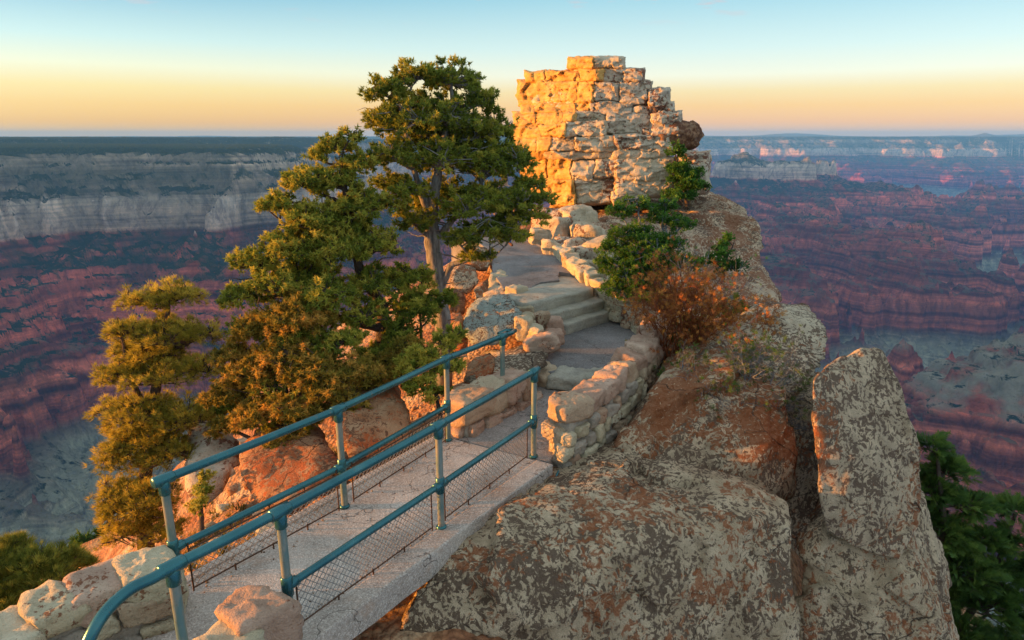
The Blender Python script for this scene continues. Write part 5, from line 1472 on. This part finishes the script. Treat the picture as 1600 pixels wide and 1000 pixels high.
make_tree('green_shrub', 'dark green growth at the foot of the dry orange bush', 'shrub', [[tuple(at(1070, 600, 10.0)) + (.03,), tuple(at(1080, 560, 10.2)) + (.02,), tuple(at(1090, 520, 10.4)) + (.01,)]],
          [B(1060, 600, 8.9, 30, 20), B(1105, 590, 8.9, 34, 24), B(1085, 530, 10.5, 34, 28), B(1150, 590, 9.7, 28, 18), B(1140, 500, 11.2, 24, 34), B(1170, 545, 10.8, 22, 22)], 90, 12, .14, .06, 'fir', F_FIR, B_DARK, 34, limb=.012)

# --- grasses and leafy shrub at the lower left
q = at(60, 950, 5.2)
make_tree('leafy_bush', 'yellow-green leafy bush behind the rubble wall at the lower left corner', 'shrub', [[tuple(at(60, 990, 5.0)) + (.04,), tuple(at(60, 930, 5.1)) + (.025,), tuple(at(50, 880, 5.2)) + (.012,)], [tuple(at(60, 985, 5.0)) + (.03,), tuple(at(100, 910, 5.2)) + (.012,)]],
          [B(10, 870, 5.4, 34, 24), B(50, 885, 5.3, 34, 22), B(90, 880, 5.5, 30, 18), B(122, 885, 5.6, 20, 14), B(20, 915, 5.2, 40, 24), B(70, 910, 5.2, 36, 20), B(-20, 900, 5.2, 40, 40), B(5, 945, 5.0, 30, 18)],
          420, 8, .075, .060, 'spray', foliage_mat('leafy_bush_leaves', (.050, .075, .012), (.22, .24, .035), (.52, .46, .08)), B_DARK, 51, up=1.3, limb=.010)

def grass():
    rng = np.random.default_rng(9)
    pos = []
    for (x0, y0, x1, y1, n) in ((300, 830, 560, 900, 90), (300, 790, 420, 880, 60), (395, 700, 520, 780, 34), (560, 900, 640, 1000, 10), (440, 640, 540, 720, 30), (270, 860, 330, 900, 30)):
        for _ in range(n):
            px, py = rng.uniform(x0, x1), rng.uniform(y0, y1)
            a, b, c = ray(px, py); y = 3.5
            while y < 14:
                if gz(a / b * y, y) > CAM_H + c / b * y: break
                y += .1
            x = a / b * y
            s = (Vector((x, y)) - DL0).dot(Vector((-(DL1 - DL0).y, (DL1 - DL0).x)).normalized())
            if s < .12: continue
            pos.append((x, y, gz(x, y)))
    pos = np.array(pos)
    d = rng.normal(0, .25, pos.shape); d[:, 2] = 1
    return tufts_mesh('grass', pos, d, rng.uniform(.08, .20, len(pos)), 'spray', rng.uniform(.1, 1, len(pos)), rng)
gr = link('grass', grass(), F_GRASS)
tag(gr, 'tufts of dry yellow-green grass between the stones behind the left railing', 'grass', None, 'stuff')

# --- fir on the lower right slope
f0 = at(1500, 1010, 11.0)
make_tree('fir_tree', 'dark green spreading fir below the standing slab at the lower right', 'tree', [[tuple(at(1490, 1120, 11.0)) + (.16,), tuple(at(1485, 950, 11.3)) + (.12,), tuple(at(1475, 820, 11.6)) + (.07,), tuple(at(1462, 700, 12.0)) + (.02,)], [tuple(at(1490, 1000, 11.2)) + (.08,), tuple(at(1550, 900, 11.4)) + (.05,), tuple(at(1585, 800, 11.6)) + (.02,)]],
          [B(1450, 700, 12.2, 26, 22), B(1480, 735, 12.1, 34, 24), B(1450, 770, 12.0, 40, 28), B(1510, 790, 11.8, 36, 24), B(1470, 830, 11.6, 50, 28), B(1535, 850, 11.4, 40, 26), B(1500, 890, 11.2, 54, 30), B(1560, 905, 11.2, 36, 26), B(1590, 850, 11.5, 30, 30), B(1585, 800, 11.8, 26, 18), B(1540, 950, 10.9, 50, 30), B(1590, 960, 10.8, 40, 34), B(1500, 1000, 10.6, 54, 36), B(1570, 1020, 10.5, 50, 34), B(1625, 900, 11.2, 30, 60), B(1455, 900, 11.4, 30, 40), B(1445, 820, 11.8, 24, 40)],
          800, 8, .14, .11, 'fir', F_FIR, B_DARK, 61, up=-.05, flat=.45, vbias=.05)
# scattered trees on the slope farther down (left, under the golden tree)
for i, (px, py, y, s, lab) in enumerate([(60, 830, 26, 1.5, 'dark round tree on the shaded slope below the wall, nearest the left edge'), (110, 800, 30, 1.7, 'dark tree on the shaded slope just left of the golden juniper'), (35, 815, 36, 1.8, 'small dark tree far down the shaded slope at the left'), (140, 830, 24, 1.4, 'dark tree on the shaded slope close under the golden juniper'), (85, 780, 40, 2.0, 'highest dark tree on the shaded slope at the left')]):
    c = at(px, py, y)
    g_ = gz(c.x, c.y)
    make_tree('slope_tree', lab, 'tree', [[(c.x, c.y, g_ - .3, .12), (c.x, c.y, g_ + s, .05)]], [(Vector((c.x, c.y, g_ + s * .8)), (s * .8, s * .8, s * .6)), (Vector((c.x + s * .6, c.y + .3, g_ + s * .5)), (s * .6, s * .6, s * .45)), (Vector((c.x - s * .6, c.y, g_ + s * .5)), (s * .6, s * .6, s * .45))], 40, 9, .30, .22, 'pinyon', F_FIR, B_DARK, 70 + i, 'dark trees on the left slope')
# ================================================================ THE WALKER ON THE UPPER PATH
def walker():
    f = at(795, 396, 16.6); zf_ = up_z(f.x, f.y) + .01
    bx, by = f.x - .10, f.y + .05
    root = empty('person', (bx, by, zf_))
    tag(root, 'walker in dark trousers and brown shoes on the path behind the tall pine', 'person')
    J = {  # joint : (x, y, z, r) ; the walker heads away and to the left
        'pel': (0, 0, .95, .150), 'bel': (0, .01, 1.10, .140), 'che': (0, .02, 1.30, .160), 'nek': (0, .03, 1.48, .060), 'hed': (0, .05, 1.60, .095), 'top': (0, .05, 1.71, .075),
        'hr': (.10, 0, .90, .100), 'kr': (.13, -.06, .50, .065), 'ar': (.12, -.02, .09, .042), 'tr': (.20, -.10, .035, .038),
        'hl': (-.10, 0, .90, .100), 'kl': (-.13, .16, .52, .065), 'al': (-.12, .26, .12, .042), 'tl': (-.10, .38, .06, .036),
        'sr': (.18, .02, 1.40, .065), 'er': (.25, .06, 1.12, .048), 'wr': (.24, .20, .90, .032), 'fr': (.23, .26, .82, .028),
        'sl': (-.18, .02, 1.40, .065), 'el': (-.25, -.08, 1.12, .048), 'wl': (-.24, -.10, .86, .032), 'fl': (-.23, -.10, .77, .028)}
    names = list(J); E_ = [('pel', 'bel'), ('bel', 'che'), ('che', 'nek'), ('nek', 'hed'), ('hed', 'top'), ('pel', 'hr'), ('hr', 'kr'), ('kr', 'ar'), ('ar', 'tr'), ('pel', 'hl'), ('hl', 'kl'), ('kl', 'al'), ('al', 'tl'),
          ('che', 'sr'), ('sr', 'er'), ('er', 'wr'), ('wr', 'fr'), ('che', 'sl'), ('sl', 'el'), ('el', 'wl'), ('wl', 'fl')]
    me = bpy.data.meshes.new('body')
    me.from_pydata([J[n][:3] for n in names], [(names.index(a), names.index(b)) for a, b in E_], [])
    o = bpy.data.objects.new('body', me); COL.objects.link(o)
    md = o.modifiers.new('skin', 'SKIN'); md.use_smooth_shade = True
    for i, n in enumerate(names):
        me.skin_vertices[0].data[i].radius = (J[n][3], J[n][3])
    me.skin_vertices[0].data[0].use_root = True
    ms = o.modifiers.new('sub', 'SUBSURF'); ms.levels = 2; ms.render_levels = 2
    dg = bpy.context.evaluated_depsgraph_get()
    bm_ = bpy.data.meshes.new_from_object(o.evaluated_get(dg))
    bpy.data.objects.remove(o)
    bm_.name = 'body'
    cols = {'skin': (.42, .24, .16), 'shirt': (.10, .13, .18), 'trouser': (.03, .035, .05), 'sock': (.03, .10, .30), 'shoe': (.16, .075, .04), 'hair': (.05, .03, .02)}
    bm_.materials.clear(); keys = list(cols)
    for k in keys:
        m = NM('walker_' + k); bm_.materials.append(m.done(m.mix(m.noise(30, 3), tuple(c * .7 for c in cols[k]), tuple(c * 1.2 for c in cols[k])), .85))
    for p in bm_.polygons:
        x, y, z = p.center
        if z > 1.64 or (z > 1.56 and y < .06): k = 'hair'
        elif z > 1.46: k = 'skin'
        elif abs(x) > .19 and z < 1.10 and z > .7: k = 'skin'
        elif z > .96: k = 'shirt'
        elif z > (.22 if x > 0 else .26): k = 'trouser'
        elif z > (.11 if x > 0 else .15): k = 'sock'
        else: k = 'shoe'
        p.material_index = keys.index(k)
    link('body', bm_, None, root, True, loc=(bx, by, zf_))
walker()
# ================================================================ THE AIR
def haze_box():
    x0, x1, y0, y1, z0, z1 = -30000, 34000, -5000, 20500, -1340, 118
    co = [(x, y, z) for x in (x0, x1) for y in (y0, y1) for z in (z0, z1)]
    f = [(0, 1, 3, 2), (4, 6, 7, 5), (0, 4, 5, 1), (2, 3, 7, 6), (0, 2, 6, 4), (1, 5, 7, 3)]
    return np_mesh('haze', co, f, 4)
hm = bpy.data.materials.new('haze_air'); hm.use_nodes = True
hm.node_tree.nodes.remove(hm.node_tree.nodes['Principled BSDF'])
hv = hm.node_tree.nodes.new('ShaderNodeVolumePrincipled')
hv.inputs['Color'].default_value = (0.15, 0.47, 1.0, 1)
hv.inputs['Density'].default_value = HAZE
hv.inputs['Anisotropy'].default_value = 0.0
hm.node_tree.links.new(hv.outputs[0], hm.node_tree.nodes['Material Output'].inputs['Volume'])
hm.cycles.homogeneous_volume = True
hz = link('haze', haze_box(), hm)
tag(hz, 'pale blue haze filling the canyon', 'haze', None, 'stuff')
